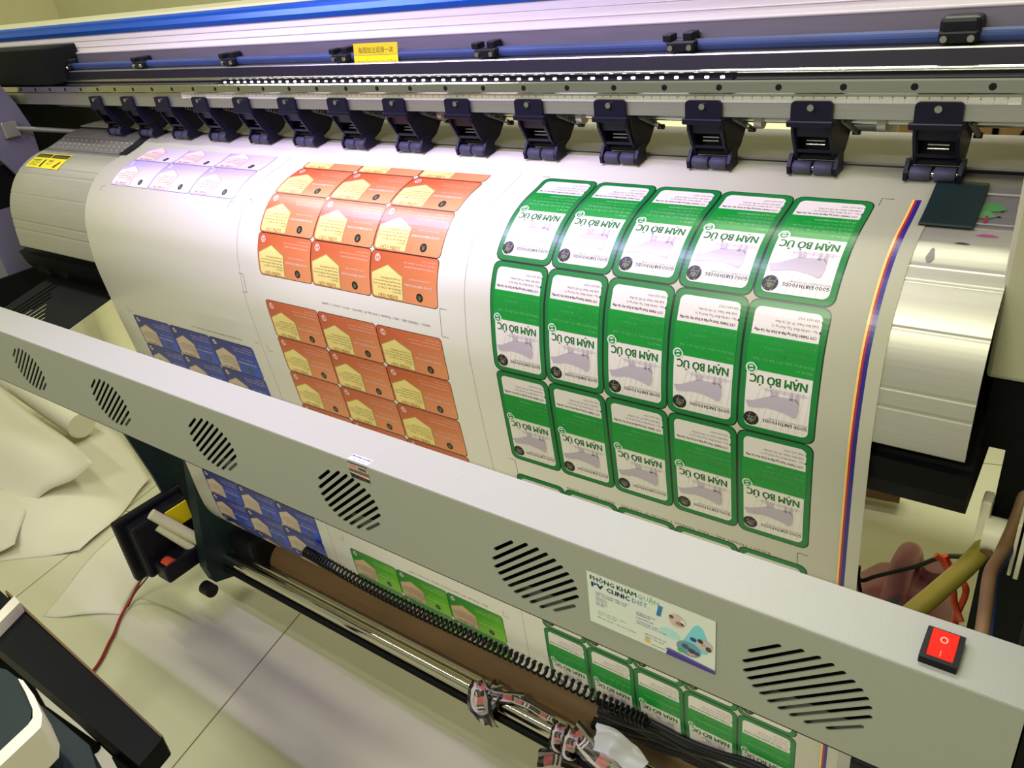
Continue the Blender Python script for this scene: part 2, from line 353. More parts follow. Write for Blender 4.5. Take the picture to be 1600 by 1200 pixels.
def card_label(x0, s0, scheme, W, H=.0620, smin=None):
    c0, c1, house, title, tcol, oc = scheme
    X = lambda p: x0 + p * W; Y = lambda q: s0 + q * H
    sty = lambda a, b: mixc(c0, c1, ((a - x0) / W * .55 + (b - s0) / H * .75) - .12)
    def add(pts, col, layer, style=None):
        if smin is not None: pts = clip_half([(p[0], p[1]) for p in pts], smin, 1)
        if len(pts) > 2: A.poly(pts, col, layer, style)
    ok = lambda q: smin is None or Y(q) > smin + .002
    add(rrect(x0, s0, x0 + W, s0 + H, .006), oc, 1)
    base = rrect(x0 + .0009, s0 + .0009, x0 + W - .0009, s0 + H - .0009, .0055)
    for i in range(8):
        a, b = s0 + H * i / 8, s0 + H * (i + 1) / 8; q = clip_half(clip_half(base, a, 1), b, -1)
        if len(q) > 2: add(q, c0, 2, sty)
    add([(X(.03), Y(.46)), (X(.27), Y(.26)), (X(.50), Y(.46)), (X(.50), Y(.965)), (X(.05), Y(.965)), (X(.03), Y(.92))], mixc(house, (60, 40, 0), .35), 3)
    add([(X(.035), Y(.475)), (X(.27), Y(.28)), (X(.49), Y(.475)), (X(.49), Y(.955)), (X(.055), Y(.955)), (X(.035), Y(.91))], house, 4)
    rows = (("Số công bố: 02/CATMAY/2020", .56, .30), ("Khối lượng, NSX, HSD: xem trên bao bì", .63, .40), ("Hướng dẫn sử dụng: Chế biến món nướng", .70, .42), ("Điều kiện bảo quản: -18°C đến -22°C", .77, .36), ("Xuất xứ: Úc", .83, .13))
    for st, q, wd in rows:
        if ok(q - .05): t180(st, X(.47), Y(q), .0030, (70, 62, 40), W * wd, layer=5)
    if ok(.85): t180(title, X(.42), Y(.945), .0056, tcol, W * .30, layer=5, bold=.015)
    if ok(.55): t180("GOOD EARTH FOODS", X(.93), Y(.64), .0044, (250, 236, 225), W * .40, layer=3, bold=.02)
    if ok(.5): t180(rot_tagline, X(.90), Y(.50), .0018, (250, 236, 225), W * .3, layer=3)
    if ok(.25):
        t180("CTY TNHH Thương Mại & Dịch Vụ Cát Mây", X(.96), Y(.27), .0026, (250, 225, 210), W * .44, layer=3)
        t180("168 Bùi Đình Túy, Phường 12, Quận Bình Thạnh", X(.96), Y(.19), .0022, (250, 215, 195), W * .46, layer=3)
        t180("028 6653 3927", X(.96), Y(.12), .0022, (250, 215, 195), W * .2, layer=3)
        swirl(X(.105), Y(.15), .0048, (245, 225, 215), c0, 3)
    if ok(.72): seal(X(.74), Y(.83), .0056, 3)
ORANGE = ((194, 88, 44), (234, 152, 100), (244, 224, 138), "SƯỜN CỪU", (178, 84, 30), (60, 20, 24))
BLUE = ((4, 10, 104), (6, 70, 190), (206, 184, 162), "LÕI NẠC VAI", (60, 45, 50), (10, 16, 80))
LIME = ((0, 120, 30), (140, 214, 20), (214, 184, 146), "BA CHỈ BÒ", (110, 60, 40), (10, 60, 30))
PURP = ((176, 162, 222), (222, 214, 246), (248, 214, 206), "LÕI NẠC VAI", (110, 90, 130), (110, 96, 130))
GX0, GW, GP = -.468, .0754, .1345
OX0, OW = -.894, .1151
BX0, BW = -1.3265, .1175
for c in range(5):
    for k in range(3): green_label(GX0 + c * GW, .1165 + k * GP if k else .1165, GW, GP)
    for k in range(1): green_label(GX0 + c * GW, .545 + .0, GW, GP)          # next sheet, mostly hidden by the dryer bar
    for k in range(2): green_label(GX0 + c * GW, .8365 - GP + k * GP, GW, GP)
for c in range(3):
    card_label(OX0 + c * OW, .1365 - .062, ORANGE, OW, smin=.119)
    for k in range(3): card_label(OX0 + c * OW, .1365 + k * .062, ORANGE, OW)
    for k in range(5): card_label(OX0 + c * OW, .3605 + k * .0622, ORANGE, OW)
    for k in range(2): card_label(OX0 + c * OW, .8595 + k * .0632, LIME, OW)
    card_label(BX0 + c * BW, .1555 - .0625, PURP, BW, smin=.112)
    card_label(BX0 + c * BW, .1555, PURP, BW, H=.0628)
    for k in range(4): card_label(BX0 + c * BW, .4605 + k * .0612, BLUE, BW)
    for k in range(3): card_label(BX0 + c * BW, .8832 - .0612 * 1 + k * .0612, BLUE, BW)
thin = (120, 112, 110)
A.rect(-.5066, .112, -.5061, .93, thin, 1); A.rect(-.9432, .112, -.9427, .93, thin, 1)
# colour control bar on the right margin: yellow, red, violet-blue
A.rect(-.0618, .1095, -.0598, .93, (250, 205, 110), 1); A.rect(-.0598, .1095, -.0578, .93, (176, 40, 50), 1); A.rect(-.0578, .1095, -.0540, .93, (44, 32, 128), 1)
def crop(x, s, dx, ds, L=.012):
    A.line((x, s), (x + dx * L, s), .0006, (60, 56, 60), 1); A.line((x, s), (x, s + ds * L), .0006, (60, 56, 60), 1)
for x, s, dx, ds in ((-1.349, .222, 1, 1), (-.981, .222, 1, 1), (-1.335, .456, 1, -1), (-.936, .328, -1, 1), (-.936, .357, -1, -1), (-.5465, .3205, 1, 1), (-.5465, .357, 1, -1), (-.088, .111, 1, 1),
                     (-.463, .1145, -1, 0), (-.465, .524, -1, 0), (-.465, .5565, -1, 0), (-.102, .5287, 1, 1), (-.102, .5605, 1, -1), (-.95, .447, -1, 0), (-.93, .456, 1, -1), (-.545, .855, 1, -1), (-.905, .848, -1, -1), (-.932, .215, -.6, .6)): crop(x, s, dx, ds, .011)
A.line((-.465, .524), (-.465, .5565), .0006, (60, 56, 60), 1); A.line((-.102, .5287), (-.102, .5605), .0006, (60, 56, 60), 1); A.line((-.5465, .3205), (-.5465, .357), .0006, (60, 56, 60), 1); A.line((-.936, .328), (-.936, .357), .0006, (60, 56, 60), 1)
slug = "84226 - TEMEN ABL - KEO TRANH T DECAL IP CAN MO - MO5.1 KHO1.1 GAMP"
for xr, s, wd in ((-.565, .348, .20), (-.995, .452, .14), (-.575, .852, .17), (-.13, .5445, .26)): A.text(slug, xr, s - .003, .0042, (110, 104, 100), 2, wd, 180, sy=-1)

# paper sheet
sheet_v = []; sheet_f = []
for X in (XL, XR):
    for i in range(len(PR)): sheet_v.append((X, PR[i][0], PR[i][1]))
for X in (XL, XR):
    for i in range(len(PR)): sheet_v.append((X, PR[i][0] - NR[i][0] * .0003, PR[i][1] - NR[i][1] * .0003))
n = len(PR)
sheet_f = [(i, i + 1, n + i + 1, n + i) for i in range(n - 1)] + [(2 * n + i, 3 * n + i, 3 * n + i + 1, 2 * n + i + 1) for i in range(n - 1)] + [(i, 2 * n + i, 2 * n + i + 1, i + 1) for i in range(n - 1)] + [(n + i, n + i + 1, 3 * n + i + 1, 3 * n + i) for i in range(n - 1)]
sheet = art_mesh('printed_vinyl_sheet', [A], onpaper, M['print'], cuts=list(S), extra=(sheet_v, sheet_f, WHITE))
tag(sheet, 'long white vinyl sheet printed with orange, green and blue food labels, draped over the printer', 'printed sheet')

# ================================================================ PRINTER
PRN = empty('large_format_printer', (-0.8, 0.1, 0), 'large-format inkjet printer with blue top trim, row of pinch rollers and grey dryer bar', 'printer')
PRN_INV = Matrix.Translation((0.8, -0.1, 0))
def pb(mb, name, m, label=None, parent=None):
    o = mb.build(name, m, parent or PRN, label)
    if parent is None or parent is PRN: o.matrix_parent_inverse = PRN_INV
    return o
def fix(o): o.parent = PRN; o.matrix_parent_inverse = PRN_INV; return o
GX_L, GX_R = -2.05, 0.045
# gantry: cast body behind, ruler face, rail, groove, recess, belt, silver cover, blue trim
pb(MB().prism([(0, 1.150), (0, 1.186), (.012, 1.1875), (.03, 1.1875), (.09, 1.19), (.09, 1.150)], GX_L, .25), 'gantry_beam', M['alu'])
pb(MB().prism([(-.0055, 1.1735), (-.007, 1.1750), (-.007, 1.1850), (-.0055, 1.1865), (.001, 1.1865), (.001, 1.1735)], GX_L, .11), 'linear_rail', M['polish'])
for k in range(30):
    x = -.012 - .06 * k
    if x > GX_L + .01: pb(MB().tube([(x, -.0045, 1.180), (x, -.0073, 1.180)], .0031, 16), 'rail_screw_hole', M['ink'])
rail2 = MB().tube([(GX_L, .004, 1.1935), (.012, .004, 1.1935)], .0022, 10)
pb(rail2, 'guide_wire', M['polish'])
# led strip reflections in the rail, added as glowing dots in the groove
for k in range(56):
    x = -.250 - .01667 * k
    if x < -1.075: break
    o = MB().bbox(x - .0022, x + .0022, -.0045, -.002, 1.1880, 1.1905, .0008).build('led_glint', M['led'], PRN); o.matrix_parent_inverse = PRN_INV
pb(MB().box(-1.09, -.24, -.004, .008, 1.1862, 1.1878), 'glint_backing_strip', M['darkband'])  # added dark backing under the glowing reflection dots
pb(MB().prism([(.008, 1.1865), (.030, 1.1865), (.03, 1.2077), (.014, 1.2077)], GX_L, .035), 'recess_panel', M['darkband'])
pb(MB().prism([(.0135, 1.2078), (.0142, 1.2092), (.05, 1.2100), (.05, 1.2078)], GX_L, .025), 'ledge_strip', M['alu'])
bp_ = [(.026 + .0058 * math.cos(a), 1.2162 + .0058 * math.sin(a)) for a in np.linspace(0, 2 * math.pi, 16, endpoint=False)]
pb(MB().prism(bp_, GX_L, .028), 'blue_tube', M['bluetube'])
pb(MB().prism([(.036, 1.2105), (.040, 1.2365), (.060, 1.2365), (.06, 1.2105)], GX_L, .05), 'cover_backplate', M['violet'])
cov = MB(); y0, z0 = .040, 1.236; y1, z1 = .072, 1.2665; NRD = 4
prof = []
prof = [(y0, z0), (y1, z1)]
prof += [(y1 + .03, z1), (y1 + .03, z0 - .004), (y0, z0 - .004)]
cov.prism(prof, GX_L, .20)
for t in (.04, .34, .66): cov.tube([(GX_L, y0 + (y1 - y0) * t - .0004, z0 + (z1 - z0) * t), (.20, y0 + (y1 - y0) * t - .0004, z0 + (z1 - z0) * t)], .0011 if t > .1 else .002, 8)
pb(cov, 'silver_cover', M['silver'], 'ridged silver cover plate')
pb(MB().prism([(.068, 1.2655), (.066, 1.2725), (.072, 1.2800), (.074, 1.2845), (.080, 1.2880), (.10, 1.2885), (.10, 1.2655)], -2.35, .3), 'blue_trim', M['blue'], 'bright blue front trim of the top cover')
pb(MB().prism([(.080, 1.2880), (.084, 1.2915), (.22, 1.2925), (.22, 1.27), (.10, 1.27), (.10, 1.185), (.07, 1.185), (.07, 1.27)], -2.35, .3), 'top_cover', M['cream'])
# clips with two screws on the tube
for k in range(7):
    x = -.047 - .256 * k
    c = MB().bbox(x - .0155, x + .0155, .012, .034, 1.2115, 1.2215, .002)
    if k: c.bbox(x - .021, x - .011, .014, .03, 1.221, 1.2285, .0015).bbox(x + .000, x + .011, .018, .036, 1.220, 1.2295, .0015)
    else: c.bbox(x - .016, x + .016, .015, .04, 1.216, 1.2325, .004)
    co = pb(c, 'tube_clip', M['black'])
    for sx in (-.0105, .0105):
        s_ = MB().tube([(x + sx, .0125, 1.2155), (x + sx, .0098, 1.2155)], .0029, 12).build('screw', M['polish'], co)
# yellow sticker on the cover backplate
def flat_on(o, a, b, c):    # art coords (x,y) -> point o + a*x + b*y + c*off
    o, a, b, c = map(Vector, (o, a, b, c)); return lambda x, y, k: tuple(o + a * x + b * y + c * k)
ya = Art(); ya.rect(0, 0, .083, .029, (196, 178, 26), 0); ya.rect(0, 0, .083, .0135, (228, 204, 10), 1)
ya.text("每周加注润滑一次", .009, .0170, .0085, (122, 110, 20), 2, .066); ya.text("Lubricate Transmission Once A Week", .003, .0045, .0048, (90, 84, 10), 2, .077)
o = fix(art_mesh('maintenance_sticker', [ya], flat_on((-.793, .0185, 1.2045), (1, 0, 0), (0, .15, .98), (0, -1, 0)), M['sticker'])); o['label'] = 'yellow maintenance sticker'
bl = Art()  # mirror image of a lid sticker, painted as blue text
for (x, wd, st) in ((0, .021, "UYA"), (.030, .020, "SIZY"), (.0575, .045, "Rotonero"), (.115, .03, "L-IRON")): bl.text(st, x, 0, .0078, (24, 46, 150), 2, wd, bold=.06)
bl.poly(ell(.0535, .0027, .0032, .0032, 14), (60, 100, 190), 2)
o = fix(art_mesh('lettering_reflection', [bl], flat_on((-.449, .0118, 1.1985), (1, 0, 0), (0, .5, .86), (0, -.86, .5)), M['sticker']))
# ruler
ra = Art(); ra.rect(-1.20, 0, .010, .0085, (208, 206, 196), 0)
for k in range(0, 1190):
    x = -.001 * k; L = .0030 if k % 10 == 0 else (.0022 if k % 5 == 0 else .0014)
    if k < 1190: ra.rect(x - .00009, 0, x + .00009, L, (70, 68, 66), 1)
for k in range(0, 119):
    st = str(k) if k % 10 == 0 and k else str(k % 10); ra.text(st, -.01 * k - .0011 * len(st), .0040, .0040, (50, 50, 50), 1)
o = fix(art_mesh('ruler', [ra], flat_on((0, -.0006, 1.1642), (1, 0, 0), (0, 0, 1), (0, -1, 0)), M['sticker'])); o['label'] = 'steel centimetre ruler strip'
pb(MB().box(-1.2, .010, -.0005, 0, 1.1642, 1.1727), 'ruler_backing', M['polish'])
# lift shaft with collars under the beam
pb(MB().tube([(-1.75, .04, 1.140), (.12, .04, 1.140)], .0040, 12), 'lift_shaft', M['polish'])
for x in (-.105, -.226, -.444, -.664, -.88, -1.1):
    pb(MB().tube([(x - .004, .04, 1.1395), (x + .004, .04, 1.1395)], .0095, 16), 'shaft_collar', M['alu'])
# platen and apron
def off_prof(d, i0=0, i1=None):
    return [(PR[i][0] - NR[i][0] * d, PR[i][1] - NR[i][1] * d) for i in range(i0, i1 or len(PR))]
iap = int(np.argmin(abs(S - .365)))
AX0, AX1 = -1.68, .032
i_pl = int(np.argmin(abs(S - .146)))
apr = MB(); pr_ = off_prof(.0008, 0, iap + 1)
# grooved apron: dip the profile at the groove positions
def grooved(i0, i1):
    out = []
    gro = (.2000, .2160, .2592, .3120, .3290)
    for s in np.arange(S[i0], S[i1], .0016):
        d = .0008 + (.0012 if any(abs(s - g) < .0012 for g in gro) else 0)
        x, y, z = onpaper(0, s, -d); out.append((y, z))
    return out
apr.strip(grooved(i_pl, iap), AX0, AX1, .004)
pb(apr, 'heated_apron', M['apron'], 'curved aluminium apron below the platen')
def slab(name, s0, s1, x0, x1, d0, m, th=.004, **k):
    prf = [onpaper(0, s, d0)[1:] for s in np.linspace(s0, s1, max(2, int((s1 - s0) / .003)))]
    return pb(MB().strip(prf, x0, x1, th), name, m, **k)
slab('platen_front', .1375, .146, AX0, AX1 + .02, -.0010, M['platen'])
slab('vacuum_platen', .094, .1365, AX0, AX1 + .03, -.0013, M['platen'])
slab('platen_back', .052, .0932, AX0, AX1 + .05, -.0008, M['platen'])
pb(MB().prism([(.045, 1.0965), (.045, 1.0985), (.165, 1.1005), (.165, 1.085), (.06, 1.085), (.05, 1.0945)], AX0 + .01, AX1 + .07), 'feed_plate', M['feed'], 'grey feed plate behind the pinch rollers')
vh = MB()
for j in range(3):
    for i in range(16):
        x = -1.665 + i * .0185 + (j % 2) * .009; s = .103 + j * .0125
        p = onpaper(x, s, .0003); vh.add([onpaper(x + .0017 * math.cos(a), s + .0017 * math.sin(a), -.0006) for a in np.linspace(0, 6.283, 9)[:-1]], [tuple(range(8))])
pb(vh, 'vacuum_hole', M['trim'])
# media edge clamps
def clamp(x0, x1, s0, s1, tailx):
    mb = MB(); prf = [onpaper(0, s, .0012)[1:] for s in np.linspace(s0, s1, 16)]; mb.strip(prf, x0, x1, -.0014)
    prf = [onpaper(0, s, .0012)[1:] for s in np.linspace(.058, s0, 8)]; mb.strip(prf, *tailx, -.0014)
    return mb
pb(clamp(-.0475, -.0045, .081, .150, (-.036, -.029)), 'media_clamp', M['tealmet'], 'dark rectangular media clamp plate at the right paper edge')
pb(clamp(-1.395, -1.372, .080, .142, (-1.39, -1.376)), 'media_clamp', M['black'], 'narrow black media clamp at the left paper edge')
st = Art()   # ink stains on the platen right of the sheet
for x, s, rx, rs, c in ((.004, .112, .010, .006, (70, 128, 70)), (-.001, .123, .009, .006, (86, 130, 84)), (.002, .130, .0016, .006, (150, 40, 64)), (.008, .1555, .008, .0022, (158, 70, 120)), (.012, .1165, .0015, .001, (10, 12, 12)), (.011, .125, .0018, .001, (10, 12, 12)), (-.008, .170, .0055, .0012, (30, 34, 34)), (-.028, .188, .0030, .009, (120, 118, 112)), (-.012, .084, .002, .0012, (40, 42, 40))):
    st = Art(); st.poly([(x + rx * math.cos(a) * (1 + .25 * math.sin(3 * a)), s + rs * math.sin(a)) for a in np.linspace(0, 6.283, 15)[:-1]], c, 1)
    fix(art_mesh('ink_stain', [st], lambda x, s, k: onpaper(x, s, -.0006 + k), M['sticker'], cuts=list(S)))
# warning label on the left of the apron
wl = Art(); wl.rect(-1.664, .158, -1.534, .201, (226, 214, 24), 1)
wl.rect(-1.661, .1605, -1.605, .172, (28, 26, 16), 2); wl.rect(-1.600, .1605, -1.538, .172, (28, 26, 16), 2)
for x, t_, wd in ((-1.655, "警告 WARNING", .045), (-1.594, "注意 CAUTION", .05)): wl.text(t_, x, .1705, .0085, (160, 150, 30), 3, wd, sy=-1)
for x, t_, wd, s in ((-1.655, "请勿触摸", .03, .183), (-1.655, "DO NOT TOUCH", .034, .190), (-1.655, "HOT SURFACE", .032, .196), (-1.594, "高温", .018, .183), (-1.594, "HOT", .018, .191)): wl.text(t_, x, s, .0062, (60, 54, 12), 3, wd, sy=-1)
wl.poly([(-1.612, .178), (-1.606, .178), (-1.605, .198), (-1.613, .198)], (30, 26, 12), 3); wl.poly([(-1.562, .196), (-1.55, .18), (-1.545, .183), (-1.552, .198)], (120, 30, 20), 3)
o = fix(art_mesh('warning_label', [wl], lambda x, s, k: onpaper(x, s, -.0002 + k), M['sticker'], cuts=list(S))); o['label'] = 'yellow and black warning label'
# black duct under the apron
pb(MB().prism([(-.150, .8885), (-.140, .889), (.12, 1.05), (.12, .90), (.02, .835), (-.128, .835), (-.143, .86)], AX0 - .03, AX1 + .006), 'heater_duct', M['blackmet'], 'black sheet-metal duct under the apron')

# pinch roller assemblies (prototype in local coordinates: origin at the mounting screw)
def make_pinch():
    b = MB()
    v, f = plate_holes(rrect(-.0195, -.0165, .0195, .0055, .004), [], .004); b.add([(p[0], p[2] - .0025, p[1]) for p in v], f)
    b.bbox(-.0235, .0215, -.005, .001, -.0190, -.0125, .0015)
    for sx in (-1, 1):   # cheeks
        x0 = sx * .0195; b.prism([(-.002, -.012), (.000, -.026), (.010, -.044), (.018, -.053), (.040, -.058), (.052, -.052), (.066, -.036), (.078, -.028), (.076, -.022), (.050, -.012)], x0, x0 - sx * .003)
    # front web with window
    v, f = plate_holes([(-.0195, -.013), (.0195, -.013), (.0195, -.047), (-.0195, -.047)], [[(-.0155, -.030), (.0155, -.030), (.0155, -.0435), (-.0155, -.0435)]], .002)
    b.add([(p[0], .0005 + (-.012 - p[1]) * .38 + p[2], p[1]) for p in v], f)
    b.bbox(-.019, .019, .03, .034, -.052, -.014, .001)
    # foot bracket
    b.bbox(-.0245, .0215, .021, .036, -.0560, -.0500, .0015)
    b.prism([(.020, -.050), (.034, -.052), (.036, -.068), (.014, -.070), (.012, -.062)], -.0262, -.0225)
    b.prism([(.020, -.050), (.034, -.052), (.036, -.068), (.014, -.070), (.012, -.062)], .0195, .0232)
    o = b.build('pinch_roller_arm', M['navy'])
    for x0, x1 in ((-.0215, -.0030), (-.0005, .0180)):
        MB().tube([(x0, .020, -.0638), (x0 + .001, .020, -.0638), (x1 - .001, .020, -.0638), (x1, .020, -.0638)], [.0060, .0068, .0068, .0060], 20).build('rubber_roller', M['rubber'], o)
    MB().tube([(-.0240, .020, -.0638), (.0220, .020, -.0638)], .003, 10).build('roller_axle', M['polish'], o)
    s = MB(); s.tube([(0, -.0045, 0), (0, -.0072, 0)], .0032, 14); s.build('mounting_screw', M['polish'], o)
    s = MB()
    for zz in (-.036, -.040): s.tube([(-.009, .018, zz), (.009, .018, zz)], .0011, 8)
    s.build('pressure_bar', M['polish'], o)
    pts = [(0.0235 + .0026 * math.cos(t), .022 + t / (2 * math.pi * 11) * .050, -.017 - t / (2 * math.pi * 11) * .022 + .0026 * math.sin(t)) for t in np.linspace(0, 2 * math.pi * 11, 110)]
    MB().tube(pts, .0006, 5).build('spring', M['spring'], o)
    MB().tube([(.0195, .074, -.040), (.0270, .074, -.040)], .003, 10).build('spring_post', M['navy'], o)
    return o
arm = make_pinch()
ARMS = [-.0507 - .11 * k for k in range(14)]
for k, x in enumerate(ARMS):
    if k == 0: o = arm
    else:
        o = arm.copy(); COL.objects.link(o)
        for ch in arm.children:
            c = ch.copy(); COL.objects.link(c); c.parent = o
    o.parent = PRN; o.matrix_parent_inverse = PRN_INV; o.location = (x, 0, 1.1612)

# LED light channel hanging from the open lid, above the platen
pb(MB().prism([(LED_Y - .012, LED_Z + .014), (LED_Y + .012, LED_Z + .014), (LED_Y + .012, LED_Z), (LED_Y - .012, LED_Z)], LED_X0 - .02, .31), 'light_channel', M['alu'])
pb(MB().bbox(.296, .314, LED_Y - .012, .06, LED_Z, LED_Z + .014, .002), 'light_bracket', M['alu'])
pb(MB().bbox(.296, .314, .04, .06, 1.31, LED_Z + .002, .002), 'light_post', M['alu'])

# end housings
pb(MB().bbox(.030, .45, -.100, .30, .960, 1.32, .004), 'right_housing', M['cream'], 'cream housing box at the right end')
pb(MB().box(.036, .45, -.092, .28, .888, .962).box(.056, .45, -.092, .28, .10, .888), 'right_stand', M['blackmet'])
pb(MB().prism([(-.10, 1.25), (-.03, 1.198), (-.012, 1.155), (.001, 1.106), (-.002, 1.052), (-.063, 1.018), (-.12, 1.13), (-.20, 1.20)], -1.80, -1.79), 'lid_arm', M['lid'], 'grey arm plate at the left end')
pb(MB().prism([(-.02, 1.165), (.02, 1.15), (.10, 1.15), (.30, 1.15), (.30, .955), (-.12, .955), (-.11, 1.04), (-.04, 1.04)], -2.35, -1.82), 'left_body', M['blackmet'], 'black body at the left end')
pb(MB().tube([(-1.80, -.045, 1.112), (-1.66, .055, 1.083)], .005, 10), 'left_support_rod', M['platen'])
pb(MB().bbox(-1.79, -1.778, -.060, -.030, 1.092, 1.124, .002), 'rod_bracket', M['alu'])
pb(MB().box(-1.92, -1.82, -.15, .02, .80, .955), 'left_skirt', M['lid'])
pb(MB().bbox(-2.35, -1.575, -.025, .045, 1.191, 1.256, .003), 'left_end_black_box', M['blackmet'])  # black box enclosing the gantry front at the left end
pl_ = [at(195, 678, 0, -1.55), at(240, 745, 0, -1.55), at(300, 850, 0, -1.55)]
pb(MB().prism([(pl_[0].y, pl_[0].z), (pl_[0].y + .005, .56), (.05, .56), (.05, .10), (pl_[2].y, .10), (pl_[2].y, pl_[2].z), (pl_[1].y, pl_[1].z)], -1.56, -1.55), 'left_stand_leg', M['tealmet'], 'dark green-black left leg plate')
pb(MB().bbox(-1.61, -1.51, -.0, .38, .05, .10, .01), 'stand_foot', M['blackmet'])
pb(MB().bbox(.08, .20, -.12, .38, .05, .10, .01).bbox(.10, .16, .02, .14, .10, .45, .004), 'right_stand_leg', M['blackmet'])
for x in (-1.56, .14):
    for y in (.02, .35):
        pb(MB().tube([(x - .015, y, .027), (x + .015, y, .027)], .027, 16), 'caster', M['black'])

# ---- dryer bar with vents, switch
BY, BZ0, BZ1, BX_L, BX_R = -.340, .727, .8465, -1.80, .112
slots0 = [((-.0777, .799), (-.0544, .8178)), ((-.0819, .7848), (-.0364, .8221)), ((-.0811, .7742), (-.0235, .8217)), ((-.0773, .7668), (-.0133, .8196)), ((-.0728, .76), (-.0045, .8159)), ((-.0664, .7549), (.0028, .8107)), ((-.0594, .7496), (.0091, .805)), ((-.0504, .7467), (.0139, .7984)), ((-.0406, .7445), (.0169, .7901)), ((-.0284, .7436), (.0179, .7802)), ((-.0111, .7477), (.0132, .7659))]
def slot(p, q, wd):
    p = Vector(p); q = Vector(q); d = (q - p).normalized(); nn = Vector((-d.y, d.x)); out = []
    a0 = math.atan2(d.y, d.x)
    for c, s in ((q, -90), (p, 90)):
        for k in range(5): a = a0 + math.radians(s + 45 * k); out.append((c.x + wd / 2 * math.cos(a), c.y + wd / 2 * math.sin(a)))
    return out
VX = [-.0295, -.2935, -.5575, -.8235, -1.0855, -1.350]
holes = []
for vx in VX:
    for p, q in slots0: holes.append(slot((p[0] + .0295 + vx, p[1]), (q[0] + .0295 + vx, q[1]), .0042))
v, f = plate_holes([(BX_L, BZ0), (BX_R, BZ0), (BX_R, BZ1 - .002), (BX_L, BZ1 - .002)], holes, .0016)
b = MB().add([(p[0], BY + .0008 + p[2], p[1]) for p in v], f)
b.add([(x, y, z) for x in (BX_L, BX_R) for y, z in ((BY, BZ1 - .002), (BY + .0006, BZ1 - .0006), (BY + .002, BZ1), (BY + .058, BZ1), (BY + .058, BZ1 - .0015), (BY + .0016, BZ1 - .0015))], [(i, i + 6, (i + 1) % 6 + 6, (i + 1) % 6) for i in range(6)] + [(5, 4, 3, 2, 1, 0), (6, 7, 8, 9, 10, 11)])
b.box(BX_L, BX_R, BY + .0565, BY + .058, BZ0, BZ1 - .001); b.box(BX_L, BX_R, BY, BY + .058, BZ0, BZ0 + .0012)
b.box(BX_R - .0012, BX_R, BY, BY + .058, BZ0, BZ1)
bar = pb(b, 'dryer_bar', M['grey'], 'long grey sheet-metal dryer bar with slotted vents across the front')
MB().box(BX_L + .01, BX_R - .01, BY + .03, BY + .054, BZ0 + .004, BZ1 - .004).build('fan_duct', M['blackmet'], bar)
sw = MB().bbox(.0425, .0655, BY + .010, BY + .040, BZ1, BZ1 + .0035, .001)
sx = .054; sy = BY + .025
swo = MB()
v, f = plate_holes(rrect(-.0125, -.0165, .0125, .0165, .001), [rrect(-.0088, -.0125, .0088, .0125, .001)], .006)
swo.add([(p[0] + sx, p[1] + sy, p[2] + BZ1 + .003) for p in v], f)
swo.build('switch_bezel', M['black'], bar)
MB().prism([(-.0125, .0012), (-.001, .0048), (.0125, .0088), (.0125, 0), (-.0125, 0)], -.0086, .0086).build('rocker', M['redsw'], bar).location = (sx, sy, BZ1)
wa = Art()
o_ = ell(0, .0055, .0026, .0026, 20); i_ = ell(0, .0055, .0017, .0017, 20)
for k in range(20): wa.poly([o_[k], o_[(k + 1) % 20], i_[(k + 1) % 20], i_[k]], (255, 170, 150), 1)
wa.rect(-.0003, -.0075, .0003, -.003, (255, 150, 120), 1)
art_mesh('switch_symbols', [wa], lambda x, y, k: (sx + x, sy + y, BZ1 + .0051 + (y * .31) + k), M['sticker'], bar)
# hanging arms that carry the bar (behind it)
for x in (-1.78, .10):
    pb(MB().prism([(BY + .058, .745), (BY + .058, .83), (-.02, .83), (-.02, .80), (-.09, .745)], x, x + .006), 'dryer_arm', M['blackmet'])
# perforated guide tray, left
sl = []
lens = (.14, .15, .10, .092, .07, .058, .046, .036, .02)
hs = []
for i, L in enumerate(lens): xx = -.245 + i * .0165; hs.append(slot((xx + .022, .040 + i * .001), (xx + .022 + L * .05, .040 + L * .9), .0072))
v, f = plate_holes([(-.26, 0), (0, 0), (0, .185), (-.26, .185)], hs, .0015)
a_ = Vector((0, .97, .24)).normalized()
pb(MB().add([(p[0] - 1.40, -.30 + a_.y * p[1] , .789 + a_.z * p[1] + p[2]) for p in v], f).box(-1.662, -1.660, -.30, -.26, .780, .792), 'perforated_tray', M['blackmet'], 'black slotted guide tray at the left')

